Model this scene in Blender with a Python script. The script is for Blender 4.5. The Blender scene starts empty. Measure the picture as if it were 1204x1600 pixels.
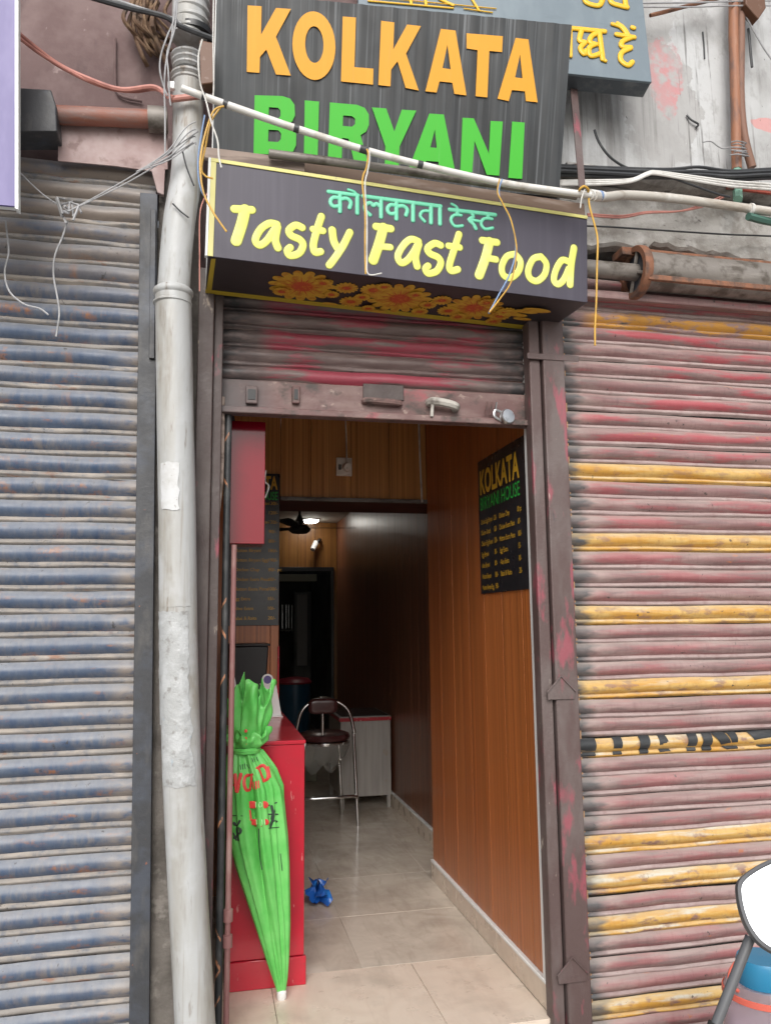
import bpy, bmesh, math, random
from mathutils import Vector, Matrix
from mathutils.geometry import tessellate_polygon
random.seed(7)
R = math.radians
scn = bpy.context.scene
COL = scn.collection

# ------------------------------------------------------------------ camera
YAW, PITCH, ROLL, FPX = 0.21768714, 0.1377001, -0.0105654, 1240.0
CAM = Vector((0.0, -2.949, 1.45))
_f = Vector((math.sin(YAW)*math.cos(PITCH), math.cos(YAW)*math.cos(PITCH), math.sin(PITCH)))
_r = Vector((math.cos(YAW), -math.sin(YAW), 0)); _u = _r.cross(_f)
CR = _r*math.cos(ROLL) + _u*math.sin(ROLL); CU = -_r*math.sin(ROLL) + _u*math.cos(ROLL); CF = _f
cd = bpy.data.cameras.new('camera'); cam = bpy.data.objects.new('camera', cd); COL.objects.link(cam)
cd.sensor_fit = 'VERTICAL'; cd.sensor_height = 36.0; cd.lens = FPX/1600.0*36.0
cd.clip_start = 0.05; cd.clip_end = 2000
cam.matrix_world = Matrix(((CR.x, CU.x, -CF.x, CAM.x), (CR.y, CU.y, -CF.y, CAM.y), (CR.z, CU.z, -CF.z, CAM.z), (0, 0, 0, 1)))
scn.camera = cam

# ------------------------------------------------------------------ sky and sun (bright overcast)
SUN_EL, SUN_AZ = R(36), R(195)
world = bpy.data.worlds.new('World'); scn.world = world; world.use_nodes = True
wn = world.node_tree; wn.nodes.clear()
sky = wn.nodes.new('ShaderNodeTexSky'); sky.sky_type = 'NISHITA'; sky.sun_disc = False
sky.sun_elevation = SUN_EL; sky.sun_rotation = SUN_AZ; sky.air_density = 1.0; sky.dust_density = 4.0; sky.ozone_density = 1.0
hs = wn.nodes.new('ShaderNodeHueSaturation'); hs.inputs['Saturation'].default_value = 0.3
bg = wn.nodes.new('ShaderNodeBackground'); bg.inputs['Strength'].default_value = 0.15
wo = wn.nodes.new('ShaderNodeOutputWorld')
wn.links.new(sky.outputs[0], hs.inputs['Color']); wn.links.new(hs.outputs[0], bg.inputs['Color']); wn.links.new(bg.outputs[0], wo.inputs['Surface'])
sd = bpy.data.lights.new('sun', 'SUN'); sun = bpy.data.objects.new('sun', sd); COL.objects.link(sun)
sd.energy = 1.2; sd.angle = R(40); sd.color = (1.0, 0.98, 0.95)
sdir = Vector((math.cos(SUN_EL)*.27, math.cos(SUN_EL)*.963, -math.sin(SUN_EL))).normalized()
sun.rotation_euler = sdir.to_track_quat('-Z', 'Y').to_euler(); sun.location = (0, -6, 8)
scn.view_settings.view_transform = 'Standard'; scn.view_settings.look = 'None'
scn.view_settings.gamma = 1.0; scn.view_settings.use_curve_mapping = False
scn.view_settings.exposure = 0.28
scn.render.engine = 'CYCLES'
scn.cycles.use_denoising = True
scn.cycles.max_bounces = 12; scn.cycles.diffuse_bounces = 8

# ------------------------------------------------------------------ helpers
def ray(px, py): return CR*((px-602)/FPX) - CU*((py-800)/FPX) + CF
def at(px, py, Y=None, X=None, Z=None):
    d = ray(px, py)
    t = (Y-CAM.y)/d.y if Y is not None else ((X-CAM.x)/d.x if X is not None else (Z-CAM.z)/d.z)
    return CAM + d*t
class Plane:
    def __init__(s, o, n): s.o = Vector(o); s.n = Vector(n).normalized()
    def hit(s, px, py, off=0.0):
        d = ray(px, py); t = (s.o - CAM).dot(s.n)/d.dot(s.n)
        return CAM + d*t + s.n*off
def smoothpts(P, n=6, closed=False):
    P = [Vector(p) for p in P]
    if len(P) < 3: return P
    out = []; m = len(P)
    rng = range(m) if closed else range(m-1)
    for i in rng:
        if closed: a, b, c, d = P[(i-1) % m], P[i], P[(i+1) % m], P[(i+2) % m]
        else: a, b, c, d = P[max(i-1, 0)], P[i], P[i+1], P[min(i+2, m-1)]
        for k in range(n):
            t = k/n
            out.append(0.5*((2*b) + (c-a)*t + (2*a-5*b+4*c-d)*t*t + (3*b-a-3*c+d)*t**3))
    if not closed: out.append(P[-1])
    return out
class MB:
    def __init__(s): s.v = []; s.f = []
    def add(s, vs, fs):
        o = len(s.v); s.v += [Vector(p) for p in vs]; s.f += [tuple(i+o for i in f) for f in fs]; return s
    def hexa(s, c):   # 8 corners: bottom 4 ccw, top 4 ccw
        return s.add(c, [(3,2,1,0), (4,5,6,7), (0,1,5,4), (1,2,6,5), (2,3,7,6), (3,0,4,7)])
    def box(s, x0, x1, y0, y1, z0, z1):
        return s.hexa([(x0,y0,z0), (x1,y0,z0), (x1,y1,z0), (x0,y1,z0), (x0,y0,z1), (x1,y0,z1), (x1,y1,z1), (x0,y1,z1)])
    def tube(s, pts, r, n=10, closed=False, cap=True):
        pts = [Vector(p) for p in pts]; m = len(pts)
        rr = r if isinstance(r, (list, tuple)) else [r]*m
        vs = []; ref = None
        for i, p in enumerate(pts):
            if closed: t = pts[(i+1) % m]-pts[i-1]
            else: t = pts[min(i+1, m-1)]-pts[max(i-1, 0)]
            if t.length < 1e-9: t = Vector((0, 0, 1))
            t.normalize()
            if ref is None:
                ref = Vector((0, 0, 1)) if abs(t.z) < 0.9 else Vector((1, 0, 0))
            a = ref - t*ref.dot(t)
            if a.length < 1e-6: a = t.orthogonal()
            a.normalize(); ref = a; b = t.cross(a)
            for k in range(n):
                w = 2*math.pi*k/n; vs.append(p + (a*math.cos(w)+b*math.sin(w))*rr[i])
        fs = []
        for i in range(m if closed else m-1):
            j = (i+1) % m
            for k in range(n):
                l = (k+1) % n; fs.append((i*n+k, i*n+l, j*n+l, j*n+k))
        if cap and not closed:
            fs.append(tuple(range(n-1, -1, -1))); fs.append(tuple((m-1)*n+k for k in range(n)))
        return s.add(vs, fs)
    def lathe(s, prof, c, n=24, axis=Vector((0,0,1)), caps=True):   # prof: (r, h)
        axis = Vector(axis).normalized(); a = axis.orthogonal().normalized(); b = axis.cross(a); c = Vector(c)
        vs = []
        for r, h in prof:
            for k in range(n):
                w = 2*math.pi*k/n; vs.append(c + axis*h + (a*math.cos(w)+b*math.sin(w))*r)
        fs = []
        for i in range(len(prof)-1):
            for k in range(n):
                l = (k+1) % n; fs.append((i*n+k, i*n+l, (i+1)*n+l, (i+1)*n+k))
        if caps:
            fs.append(tuple(range(n-1, -1, -1))); fs.append(tuple((len(prof)-1)*n+k for k in range(n)))
        return s.add(vs, fs)
    def prism(s, loops, thick):
        """loops: list of loops of 3D points (first outer, others holes) in a plane; thick: Vector back offset"""
        loops = [[Vector(p) for p in L] for L in loops]
        flat = [p for L in loops for p in L]; n = len(flat)
        tris = tessellate_polygon(loops)
        fs = [tuple(t) for t in tris] + [tuple(i+n for i in reversed(t)) for t in tris]
        o = 0
        for L in loops:
            m = len(L)
            for i in range(m):
                j = (i+1) % m; fs.append((o+i, o+j, o+j+n, o+i+n))
            o += m
        return s.add(flat + [p+Vector(thick) for p in flat], fs)
    def dome(s, pts, w, nrm, hgt, lift=0.0):
        """puffy brush stroke along pts (3D on a plane with outward normal nrm); w: half widths"""
        pts = [Vector(p) for p in pts]; m = len(pts)
        ww = w if isinstance(w, (list, tuple)) else [w]*m
        nrm = Vector(nrm).normalized()
        # round caps
        t0 = (pts[1]-pts[0]).normalized(); t1 = (pts[-1]-pts[-2]).normalized()
        P2 = []; W2 = []
        for a in (1.0, .92, .7, .38): P2.append(pts[0]-t0*ww[0]*a); W2.append(ww[0]*math.sqrt(max(0, 1-a*a)))
        P2 += pts; W2 += ww
        for a in (.38, .7, .92, 1.0): P2.append(pts[-1]+t1*ww[-1]*a); W2.append(ww[-1]*math.sqrt(max(0, 1-a*a)))
        prof = [(-1, 0), (-.85, .62), (-.5, .92), (0, 1), (.5, .92), (.85, .62), (1, 0)]
        vs = []
        for i, p in enumerate(P2):
            t = P2[min(i+1, len(P2)-1)]-P2[max(i-1, 0)]; t.normalize(); side = nrm.cross(t)
            wl = max(W2[i], ww[0]*.02); hh = hgt*min(1.0, wl/(max(ww)*.75))
            for a, b in prof: vs.append(p + side*(a*wl) + nrm*(lift + b*hh))
        k = len(prof); fs = []
        for i in range(len(P2)-1):
            for j in range(k-1): fs.append((i*k+j, i*k+j+1, (i+1)*k+j+1, (i+1)*k+j))
        return s.add(vs, fs)
    def jitter(s, a):
        for p in s.v: p += Vector((random.uniform(-a, a), random.uniform(-a, a), random.uniform(-a, a)))
        return s
def mesh_of(mb, name, m, loc=(0, 0, 0), angle=35):
    me = bpy.data.meshes.new(name); L = Vector(loc)
    me.from_pydata([tuple(p-L) for p in mb.v], [], mb.f); me.update()
    bm = bmesh.new(); bm.from_mesh(me); bmesh.ops.recalc_face_normals(bm, faces=bm.faces); bm.to_mesh(me); bm.free()
    me.polygons.foreach_set('use_smooth', [True]*len(me.polygons))
    me.set_sharp_from_angle(angle=R(angle))
    if m: me.materials.append(m)
    return me
WLOC = {}
def wloc(o): return WLOC[o.name]
def tag(o, label=None, cat=None, group=None, kind=None):
    if label: o['label'] = label
    if cat: o['category'] = cat
    if group: o['group'] = group
    if kind: o['kind'] = kind
    return o
def thing(name, label, cat, loc, group=None):
    o = bpy.data.objects.new(name, None); o.empty_display_size = .05; COL.objects.link(o); o.location = loc
    WLOC[o.name] = Vector(loc); return tag(o, label, cat, group)
def obj(name, mb, m, parent=None, bev=0, loc=None, label=None, angle=35, rotnoise=0):
    if parent is not None: base = wloc(parent)
    else: base = Vector(loc) if loc is not None else Vector((0, 0, 0))
    if parent is not None and loc is not None: off = Vector(loc)
    else: off = base
    me = mesh_of(mb, name, m, off, angle)
    o = bpy.data.objects.new(name, me); COL.objects.link(o)
    if parent is not None: o.parent = parent; o.location = off-base
    else: o.location = base
    WLOC[o.name] = off.copy()
    if bev:
        b = o.modifiers.new('bevel', 'BEVEL'); b.width = bev; b.segments = 2; b.limit_method = 'ANGLE'; b.angle_limit = R(40)
    if label: o['label'] = label
    return o
def solo(name, mb, m, label, cat, loc=None, group=None, bev=0, angle=35, kind=None):
    if loc is None:
        zs = min(p.z for p in mb.v); c = sum(mb.v, Vector())/len(mb.v); loc = (c.x, c.y, zs)
    return tag(obj(name, mb, m, None, bev, loc, None, angle), label, cat, group, kind)
def struct(name, mb, m, bev=0): return tag(obj(name, mb, m, None, bev), kind='structure')
def inst(src, parent, loc, name=None):
    c = src.copy(); COL.objects.link(c); c.parent = parent; c.location = Vector(loc)-(wloc(parent) if parent else Vector())
    WLOC[c.name] = Vector(loc); return c
def cable(name, pts, r, m, label, cat='cable', n=7, sm=8, group=None):
    return solo(name, MB().tube(smoothpts(pts, sm), r, n), m, label, cat, group=group)
def text_mb(s, o, ux, vx, size, width=None, bold=0.0, lift=None, align='LEFT', squeeze=1.0):
    cu = bpy.data.curves.new('text', 'FONT'); cu.body = s; cu.size = 1.0; cu.offset = bold; cu.resolution_u = 3
    t = bpy.data.objects.new('text', cu); COL.objects.link(t)
    dg = bpy.context.evaluated_depsgraph_get(); me = bpy.data.meshes.new_from_object(t.evaluated_get(dg))
    xs = [v.co.x for v in me.vertices]; w = (max(xs)-min(xs)) if xs else 1; x0 = min(xs) if xs else 0
    ys = [v.co.y for v in me.vertices]; hgt = max(ys) if s.isupper() or s[0].isdigit() else .73
    k = size/hgt; kx = (width/w) if width else k*squeeze
    sh = -w*kx if align == 'RIGHT' else 0
    mb = MB(); ux = Vector(ux); vx = Vector(vx); o = Vector(o)
    mb.add([o + ux*((v.co.x-x0)*kx+sh) + vx*(v.co.y*k) for v in me.vertices], [tuple(p.vertices) for p in me.polygons])
    bpy.data.objects.remove(t); bpy.data.curves.remove(cu); bpy.data.meshes.remove(me)
    return mb

# ------------------------------------------------------------------ materials
def srgb(r, g, b):
    f = lambda c: (c/255/12.92) if c/255 <= .04045 else ((c/255+.055)/1.055)**2.4
    return (f(r), f(g), f(b))
class Mat:
    def __init__(s, name):
        s.m = bpy.data.materials.new(name); s.m.use_nodes = True; s.nt = s.m.node_tree
        s.bsdf = s.nt.nodes['Principled BSDF']; s.geo = s.nt.nodes.new('ShaderNodeNewGeometry')
    def n(s, t, **k):
        x = s.nt.nodes.new(t)
        for a, b in k.items(): setattr(x, a, b)
        return x
    def link(s, a, b): s.nt.links.new(a, b)
    def pos(s, scale, rnd=False):
        v = s.n('ShaderNodeVectorMath', operation='MULTIPLY'); s.link(s.geo.outputs['Position'], v.inputs[0]); v.inputs[1].default_value = scale
        if not rnd: return v.outputs[0]
        oi = s.n('ShaderNodeObjectInfo'); c = s.n('ShaderNodeVectorMath', operation='SCALE'); c.inputs[0].default_value = (31, 17, 23)
        s.link(oi.outputs['Random'], c.inputs['Scale']); a = s.n('ShaderNodeVectorMath', operation='ADD'); s.link(v.outputs[0], a.inputs[0]); s.link(c.outputs[0], a.inputs[1])
        return a.outputs[0]
    def noise(s, scale, lo=.4, hi=.6, detail=4, rough=.6, rnd=False, dist=0):
        t = s.n('ShaderNodeTexNoise'); t.inputs['Scale'].default_value = 1.0; t.inputs['Detail'].default_value = detail; t.inputs['Roughness'].default_value = rough
        t.inputs['Distortion'].default_value = dist
        sc = (scale,)*3 if isinstance(scale, (int, float)) else scale
        s.link(s.pos(sc, rnd), t.inputs['Vector'])
        return s.ramp(t.outputs[0], lo, hi)
    def ramp(s, src, lo, hi, a=0, b=1):
        r = s.n('ShaderNodeMapRange'); r.inputs['From Min'].default_value = lo; r.inputs['From Max'].default_value = hi
        r.inputs['To Min'].default_value = a; r.inputs['To Max'].default_value = b; s.link(src, r.inputs['Value']); return r.outputs[0]
    def mul(s, a, b, op='MULTIPLY'):
        m = s.n('ShaderNodeMath', operation=op); m.use_clamp = True
        for i, x in enumerate((a, b)):
            if isinstance(x, (int, float)): m.inputs[i].default_value = x
            else: s.link(x, m.inputs[i])
        return m.outputs[0]
    def mix(s, a, b, fac):
        m = s.n('ShaderNodeMix', data_type='RGBA')
        for i, x in ((6, a), (7, b)):
            if isinstance(x, tuple): m.inputs[i].default_value = (*x[:3], 1)
            else: s.link(x, m.inputs[i])
        if isinstance(fac, (int, float)): m.inputs[0].default_value = fac
        else: s.link(fac, m.inputs[0])
        return m.outputs[2]
    def sep(s, src=None):
        x = s.n('ShaderNodeSeparateXYZ'); s.link(src or s.geo.outputs['Position'], x.inputs[0]); return x.outputs
    def done(s, col, rough=.6, metal=0, spec=.5, bump=0, bscale=60, coat=0, bumpsrc=None, roughvar=0):
        b = s.bsdf
        if isinstance(col, tuple): b.inputs['Base Color'].default_value = (*col[:3], 1)
        else: s.link(col, b.inputs['Base Color'])
        b.inputs['Roughness'].default_value = rough; b.inputs['Metallic'].default_value = metal
        b.inputs['Specular IOR Level'].default_value = spec; b.inputs['Coat Weight'].default_value = coat; b.inputs['Coat Roughness'].default_value = .12
        if roughvar:
            s.link(s.ramp(s.noise(9, .3, .7), 0, 1, max(.02, rough-roughvar), min(1, rough+roughvar)), b.inputs['Roughness'])
        if bump:
            bn = s.n('ShaderNodeBump'); bn.inputs['Strength'].default_value = bump; bn.inputs['Distance'].default_value = .01
            if bumpsrc is None: bumpsrc = s.noise(bscale, 0, 1, 5)
            s.link(bumpsrc, bn.inputs['Height']); s.link(bn.outputs[0], b.inputs['Normal'])
        return s.m
def mat(name, base, rough=.6, layers=(), metal=0, spec=.5, bump=0, bscale=60, coat=0, rnd=False, roughvar=0):
    """layers: (colour, scale, lo, hi[, amount])"""
    M = Mat(name); c = base
    for L in layers:
        f = M.noise(L[1], L[2], L[3], rnd=rnd)
        if len(L) > 4: f = M.mul(f, L[4])
        c = M.mix(c, L[0], f)
    return M.done(c, rough, metal, spec, bump, bscale, coat, roughvar=roughvar)
GRIME = (.055, .045, .038)
M_ = {}
M_['pvc'] = mat('white_pvc_pipe', (.43, .44, .44), .45, [((.30, .28, .24), (9, 9, 1.6), .40, .68, .9), ((.20, .175, .14), (16, 16, 3), .55, .72, .7), ((.49, .505, .515), 5, .5, .62, .6), ((.16, .12, .085), (30, 30, 5), .61, .70, .8), ((.24, .20, .15), (40, 40, .8), .58, .70, .6)], bump=.12, bscale=45, roughvar=.1)
M_['pvc_white'] = mat('white_conduit_pvc', (.66, .65, .62), .4, [((.42, .38, .32), (12, 12, 12), .52, .68, .8), ((.2, .15, .1), 34, .67, .74, .7)])
M_['pvc_dirty2'] = mat('off_white_conduit', (.50, .47, .42), .5, [((.32, .27, .22), (7, 20, 20), .48, .64, .8), ((.62, .60, .56), 9, .52, .66)])
M_['green_hose2'] = mat('dark_green_hose', (.06, .14, .11), .5)
M_['rust_pipe2'] = mat('darker_rust_pipe', (.21, .11, .075), .65, [((.12, .075, .06), (14, 14, 4), .5, .62)], bump=.2)
M_['pvc_dirty'] = mat('dirty_pvc', (.44, .42, .38), .6, [((.12, .10, .085), 14, .5, .66, .8), ((.6, .58, .54), 6, .5, .65)], bump=.2)
M_['sticker'] = mat('torn_plastic_film', (.39, .40, .40), .3, [((.22, .21, .195), 34, .55, .66, .7), ((.48, .495, .50), 15, .52, .62, .8), ((.3, .38, .45), 22, .66, .74, .7)], bump=.6, bscale=28)
M_['paper'] = mat('white_sticker', (.56, .57, .575), .5, [((.48, .48, .47), 12, .45, .6), ((.3, .27, .24), 60, .63, .72)], bump=.1)
M_['iron_dark'] = mat('dark_grey_painted_iron', (.040, .042, .047), .5, [((.055, .063, .08), 7, .48, .62), ((.10, .095, .09), (18, 18, 6), .55, .7, .6), ((.30, .10, .05), 30, .71, .76)], bump=.12, roughvar=.12)
M_['frame_brown'] = mat('weathered_brown_frame', (.062, .043, .040), .55, [((.088, .070, .064), (8, 8, 3), .48, .62, .8), ((.28, .05, .075), (14, 14, 5), .6, .68, .7), ((.34, .28, .23), (16, 16, 6), .66, .71, .9), ((.05, .04, .04), 20, .62, .75, .6)], bump=.22, bscale=50, roughvar=.12)
M_['frame_right'] = mat('faded_mauve_frame', (.098, .064, .060), .5, [((.14, .112, .106), (7, 7, 2.5), .46, .62, .8), ((.34, .07, .10), (12, 12, 4), .58, .66, .65), ((.42, .37, .31), (22, 22, 7), .67, .72, .9), ((.06, .05, .055), (30, 30, 9), .66, .76, .6)], bump=.22, bscale=55, roughvar=.1)
M_['rust'] = mat('rusty_iron', (.23, .10, .055), .75, [((.10, .06, .045), 16, .45, .62), ((.40, .22, .13), (20, 20, 8), .58, .7, .8)], bump=.3, bscale=80)
M_['rust_pipe'] = mat('brown_rust_pipe', (.30, .13, .07), .6, [((.16, .09, .07), (14, 14, 4), .5, .62), ((.42, .26, .18), (20, 20, 3), .6, .72, .6)], bump=.2)
M_['tube_left'] = mat('rust_red_roller_tube', (.27, .10, .065), .55, [((.20, .16, .15), (4, 20, 20), .42, .6, .8), ((.45, .33, .28), (20, 40, 60), .62, .72, .5)], bump=.15)
M_['steel_dirty'] = mat('dirty_steel', (.22, .20, .18), .5, [((.10, .085, .07), 12, .48, .62), ((.36, .33, .30), (4, 20, 20), .55, .7, .6)], metal=.25, bump=.15)
M_['black'] = mat('black_plastic', (.012, .013, .014), .4)
M_['cable_black'] = mat('black_cable', (.03, .032, .035), .5, [((.09, .09, .09), 9, .5, .7, .7)])
M_['cable_grey'] = mat('grey_cable', (.36, .36, .37), .5, [((.2, .2, .2), 12, .5, .7)])
M_['cable_white'] = mat('white_cable', (.62, .61, .58), .5, [((.35, .33, .30), 12, .5, .7)])
M_['cable_yellow'] = mat('yellow_cable', (.62, .36, .06), .45, [((.35, .2, .05), 12, .5, .7)])
M_['cable_blue'] = mat('blue_cable', (.20, .30, .50), .45)
M_['cable_red'] = mat('faded_red_cable', (.50, .22, .18), .5, [((.3, .12, .10), 10, .5, .7)])
M_['wood_batten'] = mat('weathered_batten', (.33, .26, .22), .75, [((.16, .12, .10), (3, 30, 30), .45, .62)], bump=.25)
M_['tasty_face'] = mat('dark_violet_vinyl', (.060, .054, .074), .42, [((.082, .076, .10), (30, 0, 1.2), .5, .66, .5)], bump=.04, bscale=14)
M_['tasty_under'] = mat('dark_maroon_vinyl', (.035, .026, .028), .45, [((.05, .035, .035), 6, .5, .7)], bump=.05)
M_['border_yellow'] = mat('pale_yellow_border', (.66, .62, .22), .5, [((.55, .50, .25), (10, 10, 3), .5, .7, .6), ((.4, .35, .2), 40, .68, .75)])
M_['letter_yellow'] = mat('lemon_lettering', (.72, .76, .16), .45, [((.74, .76, .34), 9, .5, .7, .5)])
M_['letter_olive'] = mat('olive_outline', (.10, .10, .028), .5)
M_['letter_mint'] = mat('mint_lettering', (.16, .62, .40), .45, [((.25, .70, .50), 20, .5, .7, .5)])
M_['mint_dark'] = mat('mint_outline', (.05, .14, .10), .5)
M_['flower_yellow'] = mat('ochre_petals', (.60, .34, .03), .5, [((.46, .17, .015), 34, .48, .62, .8)])
M_['flower_red'] = mat('red_flower_centre', (.50, .07, .02), .5, [((.60, .22, .02), 70, .52, .62, .7)])
M_['white_trim'] = mat('white_trim', (.74, .75, .74), .45, [((.5, .5, .48), (20, 20, 4), .6, .75, .6)])
M_['kol_orange'] = mat('orange_yellow_lettering', (.74, .33, .006), .45, [((.72, .37, .02), (30, 0, 2), .5, .72, .5), ((.5, .3, .08), (60, 0, 3), .62, .74, .6)])
M_['kol_green'] = mat('bright_green_lettering', (.045, .46, .02), .45, [((.06, .42, .02), (30, 0, 1), .52, .72, .5), ((.2, .42, .16), (60, 0, 3), .62, .74, .6)])
def kol_black():
    M = Mat('rain_streaked_black_vinyl')
    c = M.mix((.017, .019, .021), (.038, .044, .049), M.noise((2.2, 2.2, 1.0), .4, .65))
    st = M.mul(M.noise((95, 0, .9), .55, .68, 1), M.noise((6, 0, 2.2), .36, .62, 2))
    c = M.mix(c, (.22, .235, .25), M.mul(st, .55))
    c = M.mix(c, (.085, .096, .105), M.mul(M.noise((38, 0, .6), .50, .72, 1), .4))
    return M.done(c, .46, bump=.14, bumpsrc=M.noise((38, 0, .9), 0, 1, 2), roughvar=.1)
M_['kol_black'] = kol_black()
M_['grey_sign'] = mat('blue_grey_sign', (.145, .185, .215), .4, [((.18, .225, .255), (6, 6, 2), .46, .62), ((.10, .13, .155), (3, 3, 9), .60, .68, .5)], bump=.05)
M_['grey_sign_edge'] = mat('dark_sign_edge', (.07, .085, .10), .5, [((.15, .16, .17), 14, .5, .7)])
M_['sign_yellow'] = mat('chrome_yellow_letter', (.80, .46, .015), .4, [((.8, .55, .06), 12, .5, .7, .5)])
M_['purple'] = mat('lilac_vinyl', (.10, .08, .25), .4, [((.15, .125, .31), (6, 6, 2.5), .45, .62), ((.26, .17, .36), (3, 3, 1.2), .55, .75, .7)])
def plaster():
    M = Mat('peeling_white_plaster')
    c = M.mix((.50, .51, .515), (.36, .36, .355), M.noise((2.2, 2.2, 1.6), .45, .7))
    x, y, z = M.sep()
    # grey undercoat patch and pink undercoat patch, each with its own ragged outline
    def patch(cx, cz, rx, rz, sc, amp):
        nn = M.n('ShaderNodeTexNoise'); nn.inputs['Scale'].default_value = 1; nn.inputs['Detail'].default_value = 7; nn.inputs['Roughness'].default_value = .62
        M.link(M.pos((sc, sc, sc)), nn.inputs['Vector'])
        def axis(v, c0, r0):
            a = M.n('ShaderNodeMath', operation='SUBTRACT'); M.link(v, a.inputs[0]); a.inputs[1].default_value = c0
            d = M.n('ShaderNodeMath', operation='DIVIDE'); M.link(a.outputs[0], d.inputs[0]); d.inputs[1].default_value = r0
            p = M.n('ShaderNodeMath', operation='POWER'); ab = M.n('ShaderNodeMath', operation='ABSOLUTE'); M.link(d.outputs[0], ab.inputs[0]); M.link(ab.outputs[0], p.inputs[0]); p.inputs[1].default_value = 2
            return p.outputs[0]
        s1 = M.n('ShaderNodeMath', operation='ADD'); M.link(axis(x, cx, rx), s1.inputs[0]); M.link(axis(z, cz, rz), s1.inputs[1])
        s2 = M.n('ShaderNodeMath', operation='MULTIPLY_ADD'); M.link(nn.outputs[0], s2.inputs[0]); s2.inputs[1].default_value = amp; M.link(s1.outputs[0], s2.inputs[2])
        return M.ramp(s2.outputs[0], 1.0+amp*.5-.07, 1.0+amp*.5+.03, 1, 0)
    g = patch(1.95, 3.78, .20, .32, 9, 2.2); pk = patch(1.985, 3.92, .10, .20, 10, 2.6); g2 = patch(1.85, 4.25, .22, .30, 7, 2.4)
    c = M.mix(c, (.36, .355, .35), M.mul(g, .8)); c = M.mix(c, (.35, .34, .33), M.mul(g2, .6))
    c = M.mix(c, (.50, .25, .255), M.mul(M.mul(pk, M.noise(19, .40, .56, 6)), M.ramp(M.noise(5, .35, .65), 0, 1, .45, 1)))
    c = M.mix(c, (.55, .30, .29), patch(2.52, 3.74, .10, .035, 18, 1.5))
    # black rain streaks under the sign
    st = M.noise((42, 42, .9), .555, .64, 3)
    lft = M.ramp(x, 1.95, 1.75); up = M.ramp(z, 3.42, 3.62)
    c = M.mix(c, (.10, .098, .095), M.mul(M.mul(st, M.mul(lft, up)), .85))
    c = M.mix(c, (.21, .205, .20), M.mul(M.mul(M.noise((20, 20, 1.6), .46, .64, 6), M.ramp(x, 2.0, 1.7)), .7))
    c = M.mix(c, (.30, .295, .29), M.mul(M.noise((5, 5, 3), .5, .66, 6), .7))
    st2 = M.noise((30, 30, .8), .62, .68, 3)
    c = M.mix(c, (.17, .16, .155), M.mul(M.mul(st2, M.ramp(x, 2.3, 2.45)), .8))
    dm = M.mul(M.noise((22, 22, 1.1), .56, .68, 6), M.noise((3, 3, 2.2), .44, .62)); c = M.mix(c, (.20, .195, .19), M.mul(dm, .7)); c = M.mix(c, (.27, .265, .26), M.mul(M.noise((14, 14, 9), .56, .68, 7), .55)); c = M.mix(c, (.13, .125, .12), M.mul(M.mul(M.noise((70, 70, 2.0), .60, .67, 3), M.noise((4, 4, 3), .48, .6)), .7))
    # grime low down by the ledge
    c = M.mix(c, (.27, .25, .23), M.mul(M.ramp(z, 3.45, 3.2), M.noise(6, .38, .62)))
    c = M.mix(c, (.07, .065, .06), M.noise((34, 34, 20), .69, .74, 6))
    return M.done(c, .85, bump=.5, bumpsrc=M.mix((0, 0, 0), M.noise(26, 0, 1, 6), M.ramp(M.mul(g, 1.0), 0, 1, 1, .55)))
M_['plaster'] = plaster()
M_['concrete'] = mat('grey_concrete', (.36, .345, .325), .9, [((.20, .185, .17), 7, .45, .62), ((.50, .49, .47), 15, .55, .68, .7), (GRIME, 22, .64, .74, .7)], bump=.6, bscale=40)
M_['concrete_pale'] = mat('pale_cracked_concrete', (.46, .445, .42), .9, [((.30, .28, .255), 5, .45, .62), ((.58, .57, .55), 12, .52, .66, .8), (GRIME, (16, 16, 40), .63, .72, .7)], bump=.6, bscale=40)
M_['rust_red'] = mat('red_oxide_iron', (.36, .07, .045), .7, [((.16, .08, .06), 12, .48, .62)], bump=.2)
M_['mauve_wall'] = mat('mauve_distemper_wall', (.15, .098, .095), .85, [((.20, .14, .135), 5, .45, .62), ((.10, .065, .065), (9, 9, 4), .55, .7, .7), ((.36, .28, .27), (20, 20, 12), .66, .72, .6)], bump=.2)
M_['pink_sheet'] = mat('pale_pink_sheet', (.33, .235, .225), .75, [((.42, .33, .32), 6, .45, .62), ((.22, .15, .14), 14, .58, .68, .8)], bump=.15)
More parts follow.
